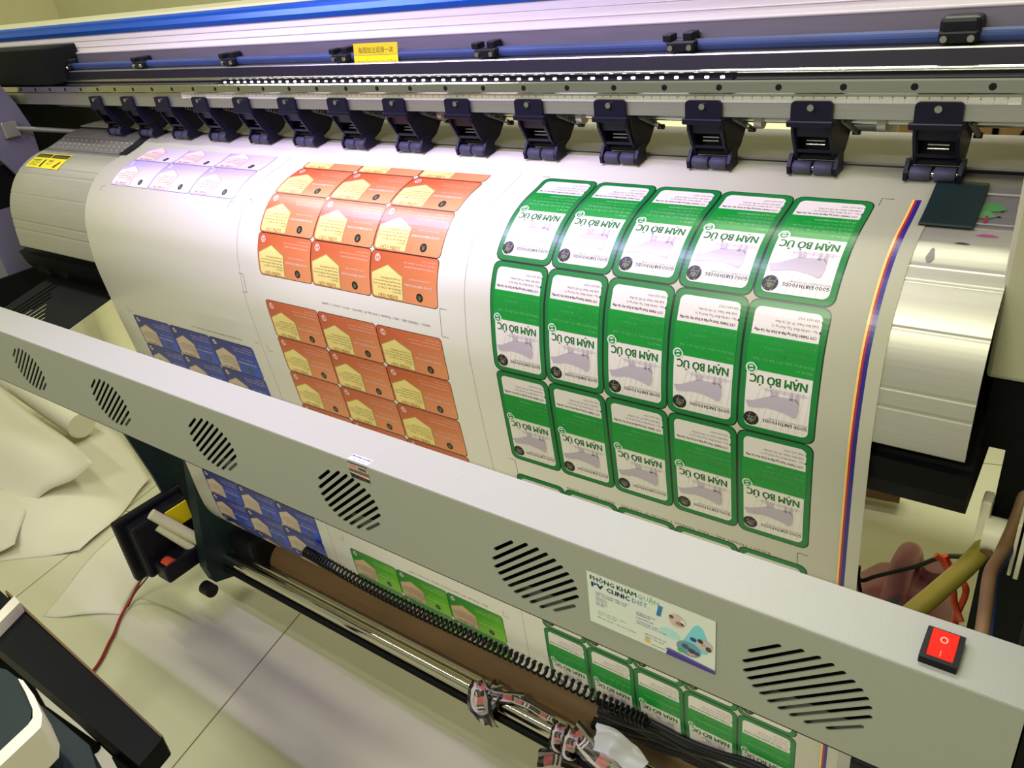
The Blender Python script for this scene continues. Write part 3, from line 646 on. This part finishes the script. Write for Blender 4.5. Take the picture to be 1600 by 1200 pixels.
# ================================================================ stickers and card on the bar
ca = Art(); W_, H_ = .1255, .0625
ca.rect(0, 0, W_, H_, (222, 226, 220), 0)
ca.text("PHÒNG KHÁM", .003, .0545, .0075, (0, 150, 130), 2, .048, bold=.02); ca.text("QUẬN", .052, .0545, .0075, (110, 190, 160), 2, .021)
ca.text("PV", .004, .0465, .0082, (0, 110, 170), 2, .013, bold=.06); ca.text("CLINIC", .020, .0465, .0075, (30, 40, 150), 2, .024, bold=.03); ca.text("DIST.", .046, .0465, .0075, (90, 130, 190), 2, .017)
ca.text("1", .0690, .0430, .0190, (0, 120, 180), 2, .0065, bold=.06, shear=.3)
for i, (t_, x, y, wd, c) in enumerate((("KHÁM SỨC KHỎE TỔNG QUÁT", .008, .040, .034, (50, 60, 140)), ("XÉT NGHIỆM - SIÊU ÂM", .008, .0372, .032, (50, 60, 140)), ("NỘI KHOA", .008, .0335, .012, (50, 60, 140)), ("TIM MẠCH", .008, .0308, .012, (50, 60, 140)), ("NHI KHOA", .008, .0275, .012, (50, 60, 140)), ("DA LIỄU", .008, .025, .009, (50, 60, 140)),
        ("GENERAL HEALTH", .050, .036, .019, (50, 60, 140)), ("EXAMINATION", .050, .0335, .014, (50, 60, 140)), ("LABORATORY", .050, .0295, .018, (50, 60, 140)), ("ULTRASOUND, X-RAY", .050, .0255, .022, (50, 60, 140)), ("SPECIALIST DOCTORS", .050, .0228, .030, (50, 60, 140)),
        ("Giờ làm việc: 7h30 - 20h00", .009, .0165, .030, (60, 170, 150)), ("Thứ 2 - Chủ nhật", .009, .0135, .02, (60, 170, 150)), ("Địa chỉ: Quận 1, TP. Hồ Chí Minh", .009, .009, .040, (110, 110, 120)),
        ("0862 84 69 39", .058, .0135, .022, (40, 50, 120)), ("0823 171 399", .058, .0098, .019, (40, 50, 120)), ("www.pvclinic.vn", .064, .0035, .018, (90, 90, 90)))):
    ca.text(t_, x, y, .0023, c, 2, wd)
ca.poly(ell(.0605, .0065, .0028, .0028, 14), (225, 190, 60), 2)
ca.poly([(.079, .0), (W_, .0), (W_, .0045), (.081, .0085)], (58, 40, 140), 2); ca.poly([(.078, .0065), (.082, .0090), (W_, .0050), (W_, .0035)], (90, 70, 170), 3)
ca.poly([(.094, .022), (.106, .048), (.110, .051), (.114, .048), (.121, .030), (.118, .020), (.10, .014)], (120, 208, 222), 1); ca.poly(ell(.083, .027, .010, .0055, 14), (176, 222, 224), 1)
for cx, cy, rx, ry, c in ((.090, .046, .0078, .0075, (206, 186, 178)), (.1155, .030, .0078, .0068, (196, 186, 188)), (.101, .018, .0115, .0085, (110, 150, 176))): ca.poly(ell(cx, cy, rx, ry, 20), c, 3)
for cx, cy, rx, ry, c in ((.085, .049, .0022, .002, (110, 60, 56)), (.093, .044, .0042, .0022, (170, 110, 96)), (.096, .047, .0025, .0035, (222, 220, 216)), (.112, .0335, .0026, .0024, (50, 36, 46)), (.1145, .0305, .0022, .002, (196, 150, 132)), (.1195, .0275, .0028, .003, (84, 50, 60)), (.1055, .032, .0032, .0022, (30, 40, 150)), (.0935, .0125, .0032, .0024, (50, 180, 80)), (.098, .020, .0035, .003, (44, 84, 120)), (.104, .0175, .0036, .0028, (24, 60, 110)), (.1035, .0135, .0034, .0024, (204, 160, 138)), (.109, .0165, .0024, .002, (40, 60, 110))): ca.poly(ell(cx, cy, rx, ry, 12), c, 4)
p0 = at(925, 968, 1, BY); 
card = art_mesh('clinic_card', [ca], flat_on((-.2325, BY - .0012, .7570), (1, 0, -.012), (0.004, 0, 1), (0, -1, 0)), M['sticker'], extra=([(-.2325 + x, BY - .0010 + y, .7570 + z - .012 * x) for x in (0, W_) for y in (0, .0008) for z in (0, H_)], [(0, 1, 3, 2), (4, 6, 7, 5), (0, 4, 5, 1), (2, 3, 7, 6), (0, 2, 6, 4), (1, 5, 7, 3)], (206, 208, 200)))
for p_ in card.data.polygons: p_.use_smooth = False
tag(card, 'white clinic advertising card with blue and green lettering stuck to the grey bar', 'card')
sk = Art()
sk.poly([(0, 0), (.030, 0), (.031, .013), (.031, .022), (.0, .022)], (212, 204, 198), 0); sk.rect(0, .0195, .031, .022, (88, 74, 66), 1); sk.rect(.001, .0135, .0135, .0190, (200, 140, 132), 1); sk.rect(.0, .008, .031, .0125, (104, 88, 80), 1); sk.rect(.015, .0078, .030, .0112, (150, 80, 76), 2)
sk.poly([(.001, 0), (.031, 0), (.031, .0045), (0, .0065)], (20, 16, 18), 1); sk.text("FLAVOUR", .007, .0012, .0045, (190, 110, 110), 2, .02, bold=.03)
for i in range(10): sk.rect(.0155 + i * .0014, .0137, .0155 + i * .0014 + .0007 * (1 + i % 2 * .5), .0182, (60, 56, 44), 2)
sk2 = Art(); sk2.rect(0, .0, .031, .0105, (226, 222, 232), 0); sk2.text("KHÔNG DÙNG", .001, .0065, .0036, (70, 60, 140), 2, .029, bold=.03); sk2.text("XIN CẢM ƠN", .006, .0018, .003, (110, 110, 150), 2, .018)
p = at(542, 717, 1, BY)
def sk_map(x, y, k):   # wraps over the crease of the bar
    yy = y
    return (p.x + x, BY - .0002 - k, BZ1 - .0222 + yy) if yy <= .0222 else (p.x + x, BY + (yy - .0222), BZ1 + .0002 + k)
mapper2 = lambda x, y, k: (p.x + x, BY - .0003 - k, BZ1 - .0232 + y)
stk = art_mesh('barcode_sticker', [sk], mapper2, M['sticker'])
tag(stk, 'small worn barcode sticker folded over the front edge of the grey bar', 'sticker')
art_mesh('sticker_fold', [sk2], lambda x, y, k: (p.x + x, BY + .001 + y, BZ1 + .0003 + k), M['sticker'], stk)

# ================================================================ take-up unit
TU = empty('take_up_unit', (-.75, -.15, 0), 'black and chrome media take-up unit low in front of the printer', 'take-up unit')
TI = Matrix.Translation((.75, .15, 0))
def tb(mb, name, m, label=None):
    o = mb.build(name, m, TU, label); o.matrix_parent_inverse = TI; return o
a = at(358, 873, 1, -.105); c2 = at(955, 1194, 1, -.105)
CY, CZ = -.105, (a.z + c2.z) / 2
kc = at(640, 965, 2, .13)
tb(MB().tube([(-1.40, CY, CZ), (.15, CY, CZ)], .0135, 24), 'chrome_bar', M['chrome'], 'polished chrome front bar')
tb(MB().tube([(-1.40, CY - .012, CZ - .020), (.15, CY - .012, CZ - .020)], .007, 16), 'lower_rail', M['blackmet'])
tb(MB().tube([(-1.40, CY + .02, CZ + .004), (.15, CY + .02, CZ + .004)], .0065, 16), 'rear_bar', M['chrome'])
tb(MB().tube([(-1.34, kc.y, kc.z), (.14, kc.y, kc.z)], .046, 40), 'cardboard_core', M['brown'], 'brown cardboard core tube')
lp = [at(300, 726, 0, -1.40), at(330, 740, 0, -1.40), at(345, 800, 0, -1.40), at(360, 850, 0, -1.40), at(380, 885, 0, -1.40), at(342, 893, 0, -1.40), at(330, 880, 0, -1.40), at(318, 820, 0, -1.40)]
tb(MB().prism([(-.105, .45), (-.02, .45), (.0, .30), (-.01, .12), (-.10, .10), (-.15, .12), (-.158, .165)], -1.43, -1.40), 'support_plate', M['tealmet'], 'dark slanted support plate')
tb(MB().bbox(-1.40, -1.31, -.09, .03, .10, .22, .012), 'roller_block', M['black'])
mh = tb(MB().bbox(-1.54, -1.487, -.245, -.10, .165, .305, .008).bbox(-1.49, -1.44, -.23, -.11, .160, .205, .006).bbox(-1.542, -1.52, -.262, -.09, .155, .32, .006), 'motor_housing', M['black'], 'black motor box with a yellow label')
MB().bbox(-1.488, -1.484, -.165, -.110, .25, .300, .001).build('yellow_tag', M['yellow'], TU).matrix_parent_inverse = TI
tb(MB().tube([at(236, 803, 0, -1.49), at(345, 862, 0, -1.425)], .0125, 16), 'pale_tube', M['trim'])
tb(MB().tube([at(246, 822, 0, -1.49), at(345, 884, 0, -1.425)], .0105, 16), 'pale_tube', M['trim'])
tb(MB().tube([(-1.43, -.165, .105), (-1.40, -.165, .105)], .016, 14), 'lever_knob', M['black'])
# brown cylinder roller under right part? tape wheel
ow = at(268, 884, 0, -1.45)
tb(MB().tube([(-1.47, ow.y, ow.z), (-1.445, ow.y, ow.z)], .016, 16), 'orange_wheel', M['orange'], 'orange wheel')

pq = at(1328, 1186, 1, -.12)
tb(MB().bbox(pq.x, pq.x + .09, -.12, .0, .10, pq.z, .004), 'right_support', M['black'])
# coiled cable
pts = []
A0 = at(478, 862, 1, -.14); A1 = at(1010, 1128, 1, -.14)
NT = 75; base = catmull([A0, A0.lerp(A1, .3) + Vector((0, -.004, -.006)), A0.lerp(A1, .65) + Vector((0, 0, -.004)), A1], 100)
N_ = len(base)
for i, q in enumerate(base):
    for sub in range(3):
        t = (i + sub / 3) / N_ * NT * 2 * math.pi; pts.append(q + Vector((.0, .0085 * math.cos(t), .0085 * math.sin(t))))
tag(MB().tube(pts, .0022, 5).build('coiled_cable', M['coil']), 'black coiled cable stretched along the brown core behind the chrome bar', 'cable')

# ---- striped plastic strips knotted on the chrome bar, tissue, cables
def ribbon_mesh(name, paths, wd=.022, tissue=False):
    V = []; Fc = []; C = []
    cols = [(24, 20, 20), (150, 142, 132), (44, 36, 32), (92, 80, 66), (30, 24, 24), (196, 186, 176), (24, 20, 20)]
    for path, nrm, w_ in paths:
        P = catmull(path, 10); nw = len(cols); nrm = Vector(nrm)
        for th in (0, .0006):
            base = len(V)
            for i, q in enumerate(P):
                t = (P[min(i + 1, len(P) - 1)] - P[max(i - 1, 0)]).normalized(); sd = t.cross(nrm).normalized(); up = sd.cross(t)
                for j in range(nw + 1):
                    a_ = (j / nw - .5) * w_; V.append(tuple(q + sd * a_ + up * (.0022 * math.sin(j * 1.9 + i * .5) - th)))
            for i in range(len(P) - 1):
                for j in range(nw):
                    b_ = base + i * (nw + 1) + j; Fc.append((b_, b_ + 1, b_ + nw + 2, b_ + nw + 1)); c = cols[j]
                    if j in (2, 3, 4) and (i // 4) % 4 == 1: c = (190, 106, 104)
                    if j in (2, 3, 4) and (i // 4) % 4 == 2: c = (206, 198, 190) if i % 2 else (80, 70, 66)
                    if tissue: c = (206, 206, 212)
                    C.extend([c] * 4)
    me = bpy.data.meshes.new(name); me.from_pydata(V, [], Fc); ca_ = me.color_attributes.new('Col', 'FLOAT_COLOR', 'CORNER')
    ca_.data.foreach_set('color', np.array([(*lin(c), 1.0) for c in C], dtype=np.float32).ravel()); me.polygons.foreach_set('use_smooth', [True] * len(Fc))
    me.materials.append(M['sticker']); o = bpy.data.objects.new(name, me); COL.objects.link(o); return o
def loop(x, lean, r=.018, a0=-60, a1=250, cy=CY, cz=CZ):
    return [(x + lean * (a - a0) / (a1 - a0), cy + r * math.cos(math.radians(a)), cz + r * math.sin(math.radians(a))) for a in np.linspace(a0, a1, 9)]
kx = at(772, 1085, 1, CY).x
o = ribbon_mesh('striped_strip', [(loop(kx - .040, .035, .0200, 0, 300), (0, 0, 1), .042), (loop(kx + .008, -.025, .0235, 0, 300), (0, 0, 1), .040),
    ([(kx - .04, CY + .01, CZ + .020), (kx - .01, CY - .008, CZ + .026), (kx + .02, CY + .0, CZ + .024), (kx + .05, CY + .02, CZ + .016)], (0, -.6, .8), .020),
    ([(kx + .02, CY + .005, CZ + .02), (kx + .06, CY + .012, CZ + .016), (kx + .09, CY + .012, CZ + .014), (kx + .12, CY + .010, CZ + .017)], (0, -.6, .8), .014),
    ([(kx - .022, CY - .012, CZ + .026), (kx - .008, CY - .028, CZ + .006), (kx + .004, CY - .030, CZ - .030)], (0, -1, .2), .045)])
tag(o, 'striped plastic strip knotted around the chrome bar, left of the two', 'plastic strip')
kx = at(905, 1150, 1, CY).x
o = ribbon_mesh('striped_strip', [(loop(kx - .045, .020, .0190, 0, 300), (0, 0, 1), .026), (loop(kx - .015, .01, .021, 0, 300), (0, 0, 1), .030),
    ([(kx - .02, CY + .01, CZ + .020), (kx + .01, CY - .004, CZ + .022), (kx + .04, CY - .010, CZ + .012), (kx + .085, CY - .016, CZ + .004)], (0, -.6, .8), .038)])
tag(o, 'striped plastic strip wrapped on the chrome bar beside the white tissue', 'plastic strip')
t0 = at(955, 1160, 1, CY - .02)
ts = []
for (px, py, dy) in ((930, 1150, -.020), (955, 1160, -.026), (980, 1180, -.022), (1000, 1205, -.030)): ts.append(at(px, py, 1, CY + dy))
o = ribbon_mesh('white_tissue', [(ts, (0, -.7, .7), .040)], tissue=True); tag(o, 'crumpled white tissue hanging on the chrome bar', 'tissue')
q = [at(840, 1190, 2, .05), at(870, 1188, 2, .06), at(905, 1200, 2, .05), at(925, 1230, 2, .03)]
o = ribbon_mesh('striped_strip', [(q, (0, -.2, 1), .045)]); tag(o, 'striped plastic strip lying low under the chrome bar at the bottom edge', 'plastic strip')
gs = MB(); g4 = [at(905, 1078, 1, -.10), at(930, 1085, 1, -.10), at(1065, 1150, 1, -.10), at(1085, 1180, 1, -.10)]
for k in range(9):
    pts_ = []
    for i in range(7):
        t = i / 6; px = 935 + 300 * t + random.uniform(-8, 8); py = 1100 + 118 * t + k * 4 + random.uniform(-7, 7); pts_.append(at(px, py, 1, -.13 + .008 * k))
    gs.tube(catmull(pts_, 6), random.choice((.004, .006, .0075)), 8)
tag(gs.build('cable_bundle', M['coil']), 'tangled bundle of black cables under the printed sheet at lower right', 'cables')

# ---- loose sheets of backing paper on the floor
def loose(name, cs, bumps, label, m=M['paper2'], nx=18, ny=18, seed=1):
    rnd = random.Random(seed); P = [at(x, y, 2, z) for x, y, z in cs]; ph = [rnd.uniform(0, 6) for _ in range(4)]; V = []
    for i in range(nx + 1):
        for j in range(ny + 1):
            u, v = i / nx, j / ny
            q = P[0] * (1 - u) * (1 - v) + P[1] * u * (1 - v) + P[2] * u * v + P[3] * (1 - u) * v
            z = bumps[0] * math.sin(math.pi * u) * math.sin(math.pi * v) + bumps[1] * math.sin(u * 7 + v * 3 + ph[0]) + bumps[1] * .6 * math.sin(v * 9 - u * 4 + ph[1])
            e = math.sin(math.pi * u) + .0; d_ = (P[1] - P[0]).normalized()
            q = q + Vector((.010 * math.sin(v * 5 + ph[2]), .008 * math.sin(u * 5 + ph[3]), 0)); V.append((q.x, q.y, max(.0015, q.z + z)))
    fs = [(i * (ny + 1) + j, (i + 1) * (ny + 1) + j, (i + 1) * (ny + 1) + j + 1, i * (ny + 1) + j + 1) for i in range(nx) for j in range(ny)]
    mb = MB().add(V, fs, True); o = mb.build(name, m); sd = o.modifiers.new('thickness', 'SOLIDIFY'); sd.thickness = .0006; sd.offset = 1
    return tag(o, label, 'paper sheet', 'loose backing paper sheets on the floor')
loose('backing_paper_sheet', [(215, 800, .004), (240, 880, .004), (182, 960, .004), (66, 958, .004)], (.012, .003), 'flat creased pinkish sheet of backing paper on the floor by the red wire', seed=3)
loose('backing_paper_sheet', [(150, 640, .05), (240, 745, .02), (130, 860, .004), (-160, 900, .004)], (.03, .006), 'wide pale green-white sheet of backing paper spread on the floor beside the motor box', seed=5)
loose('backing_paper_sheet', [(0, 600, .20), (145, 727, .13), (46, 785, .05), (-160, 720, .10)], (.05, .008), 'greyish sheet of backing paper curling up over the pale sheet at the left edge', seed=8)
loose('backing_paper_sheet', [(-80, 740, .05), (48, 775, .05), (28, 850, .03), (-80, 900, .01)], (.03, .004), 'small rounded end of a grey-green paper sheet at the left picture edge', seed=9)
pr_m = MB(); ra_ = at(20, 590, 2, .16); rb_ = at(128, 665, 2, .10); pr_m.tube([ra_, ra_.lerp(rb_, .5) + Vector((0, 0, .01)), rb_], [.05, .052, .045], 28)
tag(pr_m.build('paper_roll', M['paper2']), 'pale rolled-up paper lying under the left end of the dryer bar', 'paper roll')
r1_ = at(165, 470, 2, .09); r2_ = at(262, 655, 2, .09)
tag(MB().tube([r1_, r2_], .075, 32).build('paper_roll', M['trim']), 'thick cream paper roll on the floor between the slotted tray and the printed sheet', 'paper roll')
# red and grey wires
def wire(name, pxs, z, r, m, label, cat='wire'):
    return tag(MB().tube(catmull([at(x, y, 2, zz) for (x, y), zz in zip(pxs, z if isinstance(z, list) else [z] * len(pxs))], 8), r, 8).build(name, m), label, cat)
wire('red_wire', [(240, 878), (222, 903), (205, 935), (188, 965), (178, 990), (170, 1005), (158, 1030), (144, 1050), (120, 1075)], [.16, .08, .02, .006, .006, .006, .006, .006, .006], .0035, M['red'], 'thin red wire running across the floor from the motor box')
wire('grey_wire', [(245, 880), (228, 905), (212, 925), (200, 948)], [.16, .08, .02, .005], .0020, M['tealmet'], 'thin grey-green wire beside the red wire below the motor box')

# ---- worktable frame and machine in the near left corner
TB = empty('work_table', (-1.0, -.7, 0), 'black steel table frame in the bottom left corner', 'table'); TBI = Matrix.Translation((1.0, .7, 0))
def tbl(mb, name, m, label=None):
    o = mb.build(name, m, TB, label); o.matrix_parent_inverse = TBI; return o
ZT = .46
c4 = [at(-60, 868, 2, ZT), at(254, 1153, 2, ZT), at(217, 1197, 2, ZT), at(-60, 965, 2, ZT)]
tbl(MB().prism([(p_.x, p_.y) for p_ in c4], ZT - .035, ZT, 2), 'frame_rail', M['blackmet'])
e4 = [at(8, 925, 2, ZT + .001), at(252, 1152, 2, ZT + .001), at(254, 1149, 2, ZT + .001), at(10, 922, 2, ZT + .001)]
tbl(MB().prism([(p_.x, p_.y) for p_ in e4], ZT - .036, ZT + .0015, 2), 'edge_trim', M['brown'])
w4 = [at(-20, 975, 2, ZT + .02), at(22, 931, 2, ZT + .02), at(31, 941, 2, ZT + .02), at(-20, 993, 2, ZT + .02)]
tbl(MB().prism([(p_.x, p_.y) for p_ in w4], ZT, ZT + .02, 2), 'white_end_block', M['white'])
for (xa, ya_, xb, yb, hw) in ((40, 1065, 62, 1050, 3), (66, 1110, 150, 1170, 14), (130, 1130, 200, 1196, 9), (90, 1085, 108, 1100, 8)):
    pa = at(xa, ya_, 2, ZT - .06); pb_ = at(xb, yb, 2, ZT - .06); tbl(MB().tube([pa, pb_], hw * .00055, 8), 'brace', M['blackmet'])
lg = at(215, 1170, 2, ZT); tbl(MB().box(lg.x - .05, lg.x - .02, lg.y - .02, lg.y + .01, 0, ZT - .03), 'leg', M['blackmet'])
lg = at(-30, 930, 2, ZT); tbl(MB().box(lg.x - .02, lg.x + .01, lg.y - .03, lg.y, 0, ZT - .03), 'leg', M['blackmet'])
MC = empty('desktop_machine', (-.85, -.8, .5), 'dark green-black machine corner with a white rim beside the black table frame', 'machine'); MCI = Matrix.Translation((.85, .8, -.5))
def mcb(mb, name, m, label=None):
    o = mb.build(name, m, MC, label); o.matrix_parent_inverse = MCI; return o
ZM = .60
def zz(pts, z): return [(at(x, y, 2, z).x, at(x, y, 2, z).y) for x, y in pts]
mcb(MB().prism(zz([(-60, 1030), (10, 1046), (28, 1060), (44, 1090), (50, 1108), (46, 1130), (-20, 1190), (-60, 1225)], ZM), ZM - .10, ZM, 2), 'upper_body', M['tealmet'])
outer = [(28, 1060), (36, 1063), (53, 1086), (66, 1116), (64, 1136), (50, 1150), (-20, 1216)]; inner = [(-20, 1192), (44, 1132), (51, 1122), (51, 1108), (40, 1082), (31, 1066)]
pl = zz(outer, ZM + .004) + zz(inner, ZM + .004); rim = MB()
no = len(outer)
for i in range(no - 1):
    a1, a2 = zz([outer[i], outer[i + 1]], ZM + .004); inn = inner[::-1]; j1 = min(i, len(inn) - 1); j2 = min(i + 1, len(inn) - 1); b2, b1 = zz([inn[j2], inn[j1]], ZM + .004)
    if j1 == j2: b1 = b2; rim.prism([a1, a2, b2], ZM - .05, ZM + .004, 2)
    else: rim.prism([a1, a2, b2, b1], ZM - .05, ZM + .004, 2)
mcb(rim, 'white_rim', M['white'], 'white raised rim')
mcb(MB().prism(zz([(52, 1100), (66, 1103), (140, 1165), (160, 1230), (-60, 1290), (-60, 1180)], ZM - .10), 0, ZM - .10, 2), 'lower_body', M['tealmet'])

# ---- behind and under the printer, right
JC = empty('jerrycan', (-.07, .42, 0), 'translucent pink plastic jerrycan with a blue smudge standing behind the dryer bar', 'jerrycan')
def jb(mb, name, m, label=None):
    o = mb.build(name, m, JC, label); o.location = (-.07 + .07, 0, 0); o.matrix_parent_inverse = Matrix.Translation((.07, -.42, 0)); return o
bm_ = MB(); ring = []; prof_j = [(.0, .80), (.01, 1.0), (.17, 1.0), (.215, .92), (.25, .62), (.262, .35)]
Vv = []; n_ = 24
for z_, sc_ in prof_j:
    for k in range(n_):
        a_ = 2 * math.pi * k / n_; cx_ = math.copysign(abs(math.cos(a_)) ** .45, math.cos(a_)); cy_ = math.copysign(abs(math.sin(a_)) ** .45, math.sin(a_))
        Vv.append((-.075 + cx_ * .088 * sc_, .42 + cy_ * .06 * (sc_ * .6 + .4), z_))
bm_.add(Vv, [(i * n_ + k, i * n_ + (k + 1) % n_, (i + 1) * n_ + (k + 1) % n_, (i + 1) * n_ + k) for i in range(len(prof_j) - 1) for k in range(n_)] + [tuple(range(n_)), tuple(range((len(prof_j) - 1) * n_, len(prof_j) * n_))], True)
jb(bm_, 'can_body', M['pink'])
jb(MB().tube(catmull([(-.085, .385, .20), (-.080, .375, .27), (-.078, .40, .305), (-.075, .45, .30), (-.072, .48, .24)], 6), .020, 14), 'handle', M['pink'])
jb(MB().tube([(-.035, .45, .24), (-.035, .45, .285)], .018, 16), 'cap', M['pink'])
sm_ = Art(); sm_.poly([(0, 0), (.008, -.004), (.016, .006), (.013, .016), (.005, .010)], (70, 120, 140), 1); sm_.poly([(-.010, -.008), (-.002, -.009), (.0, .001), (-.007, .003)], (90, 130, 96), 1)
sm_o = art_mesh('blue_smudge', [sm_], flat_on((-.082, .3510, .262), (1, 0, 0), (0, .12, .99), (0, -1, .1)), M['sticker'], JC); sm_o.matrix_parent_inverse = Matrix.Translation((.07, -.42, 0))
def wire3(name, pts, r, m, label, cat='cable'):
    return tag(MB().tube(catmull(pts, 8), r, 10).build(name, m), label, cat)
P1 = lambda x, y, Y: at(x, y, 1, Y)
wire3('yellow_hose', [P1(1600, 730, -.03), P1(1572, 780, -.05), P1(1555, 830, -.09), P1(1520, 875, -.13), P1(1470, 920, -.17), P1(1420, 962, -.21), P1(1385, 995, -.24)], .0088, M['hose'], 'yellowish rubber hose running from the white clamp down behind the dryer bar', 'hose')
wire3('brown_hose', [P1(1610, 740, -.08), P1(1592, 800, -.10), P1(1566, 862, -.14), P1(1548, 895, -.18), P1(1540, 950, -.22), P1(1532, 1010, -.26)], .0055, M['brown'], 'thin brown ink hose hanging in front of the black stand', 'hose')
wire3('blue_hose', [P1(1600, 790, -.09), P1(1574, 866, -.135), P1(1556, 900, -.175), P1(1549, 950, -.215), P1(1543, 1010, -.255)], .0035, M['bluetube'], 'thin blue ink hose beside the brown hose', 'hose')
wire3('orange_wire', [P1(1462, 867, .10), P1(1475, 880, .10), P1(1488, 915, .09), P1(1492, 945, .09), P1(1502, 972, .08)], .0042, M['orange'], 'orange wire loop, left one, behind the yellow hose', 'wire')
wire3('orange_wire', [P1(1476, 868, .11), P1(1484, 884, .11), P1(1506, 912, .10), P1(1508, 930, .10), P1(1496, 958, .09), P1(1490, 985, .08)], .0042, M['orange'], 'orange wire loop, right one, behind the yellow hose', 'wire')
wire3('black_cable', [P1(1330, 880, .3), P1(1344, 906, .3), P1(1370, 900, .3), P1(1430, 885, .28), P1(1460, 874, .25), P1(1485, 869, .2), P1(1525, 872, .1)], .0035, M['coil'], 'thin black cable crossing behind the pink jerrycan')
wire3('black_cable', [P1(1342, 885, .3), P1(1341, 905, .3), P1(1348, 940, .3), P1(1362, 975, .3)], .0035, M['coil'], 'thin black cable hanging at the right paper edge')
PC = empty('pipe_clamp', (.06, -.1, .8), 'cream plastic pipe clamp block in front of the black right stand', 'clamp'); PCI = Matrix.Translation((-.06, .1, -.8))
for mb_, nm in ((MB().bbox(.0475, .0560, -.112, -.092, .785, .842, .002), 'clamp_plate'), (MB().tube([(.054, -.110, .808), (.077, -.110, .808)], .0165, 28), 'clamp_barrel'), (MB().bbox(.079, .082, -.130, -.092, .782, .84, .001).bbox(.084, .088, -.130, -.092, .78, .84, .001), 'clamp_flange')):
    o = mb_.build(nm, M['white'], PC); o.matrix_parent_inverse = PCI
o = MB().tube([(.060, -.1260, .799), (.060, -.1275, .7985)], .0052, 16).build('clamp_hole', M['brown'], PC); o.matrix_parent_inverse = PCI
b1 = at(1340, 755, 2, .05); b2 = at(1408, 768, 2, .05); dv = (b2 - b1).normalized()
tag(MB().tube([b1 - dv * .5, b2], .03, 24).build('cardboard_tube', M['brown']), 'brown cardboard tube lying on the floor behind the printer', 'tube')
# boxes and roll seen through the gap under the gantry
SH = empty('shelf', (.1, .7, 0), 'pale shelf behind the printer carrying cardboard boxes and a black roll', 'shelf'); SHI = Matrix.Translation((-.1, -.7, 0))
o = MB().box(-.80, 1.0, .46, .95, .93, .95).build('shelf_board', M['trim'], SH); o.matrix_parent_inverse = SHI
for x in (-.79, .97):
    for y in (.47, .93): o = MB().box(x, x + .025, y - .01, y + .015, 0, .93).build('leg', M['grey'], SH); o.matrix_parent_inverse = SHI
bx0 = at(1525, 200, 1, .50)
BX = tag(MB().bbox(bx0.x, bx0.x + .45, .50, .85, .9505, 1.20, .004).build('cardboard_box', M['box']), 'brown cardboard box printed with black LAS behind the right end of the printer', 'box')
ba = Art(); ba.text("LAS", 0, 0, .042, (40, 32, 26), 2, .085, bold=.03); ba.text("Premium", .03, .036, .016, (80, 66, 50), 2, .06)
art_mesh('box_lettering', [ba], flat_on((bx0.x + .018, .4990, bx0.z - .028), (1, 0, 0), (0, 0, 1), (0, -1, 0)), M['sticker'], BX)
b_ = at(1402, 200, 1, .50); tag(MB().bbox(b_.x, b_.x + .028, .50, .62, .9505, 1.12, .003).build('cardboard_box', M['box']), 'narrow brown cardboard box just right of the black roll, behind the rightmost pinch roller', 'box')
r0 = at(1322, 200, 1, .55); r1 = at(1392, 200, 1, .55)
tag(MB().tube([(r0.x, .56, .9905), (r1.x, .56, .9905)], .040, 28).build('dark_roll', M['black']), 'black roll on the shelf behind the printer between the two rightmost pinch rollers', 'roll')

# ================================================================ setting
flo = MB().box(-4.5, 2.5, -2.5, 2.2, -.02, 0).build('floor', M['floor']); struct(flo)
WYb = 1.45
wz = MB().box(-4.5, 2.5, WYb, WYb + .1, 0, 3.0).build('wall_back', M['wall']); struct(wz)
wz_ = at(200, 27, 1, WYb).z
struct(MB().box(-4.4, 2.4, WYb - .012, WYb, 0, wz_).build('trim_1', M['trim']))
struct(MB().box(-4.5, -4.4, -2.5, WYb, 0, 3.0).build('wall_left', M['wall']))
struct(MB().box(2.4, 2.5, -2.5, WYb, 0, 3.0).build('wall_right', M['wall']))
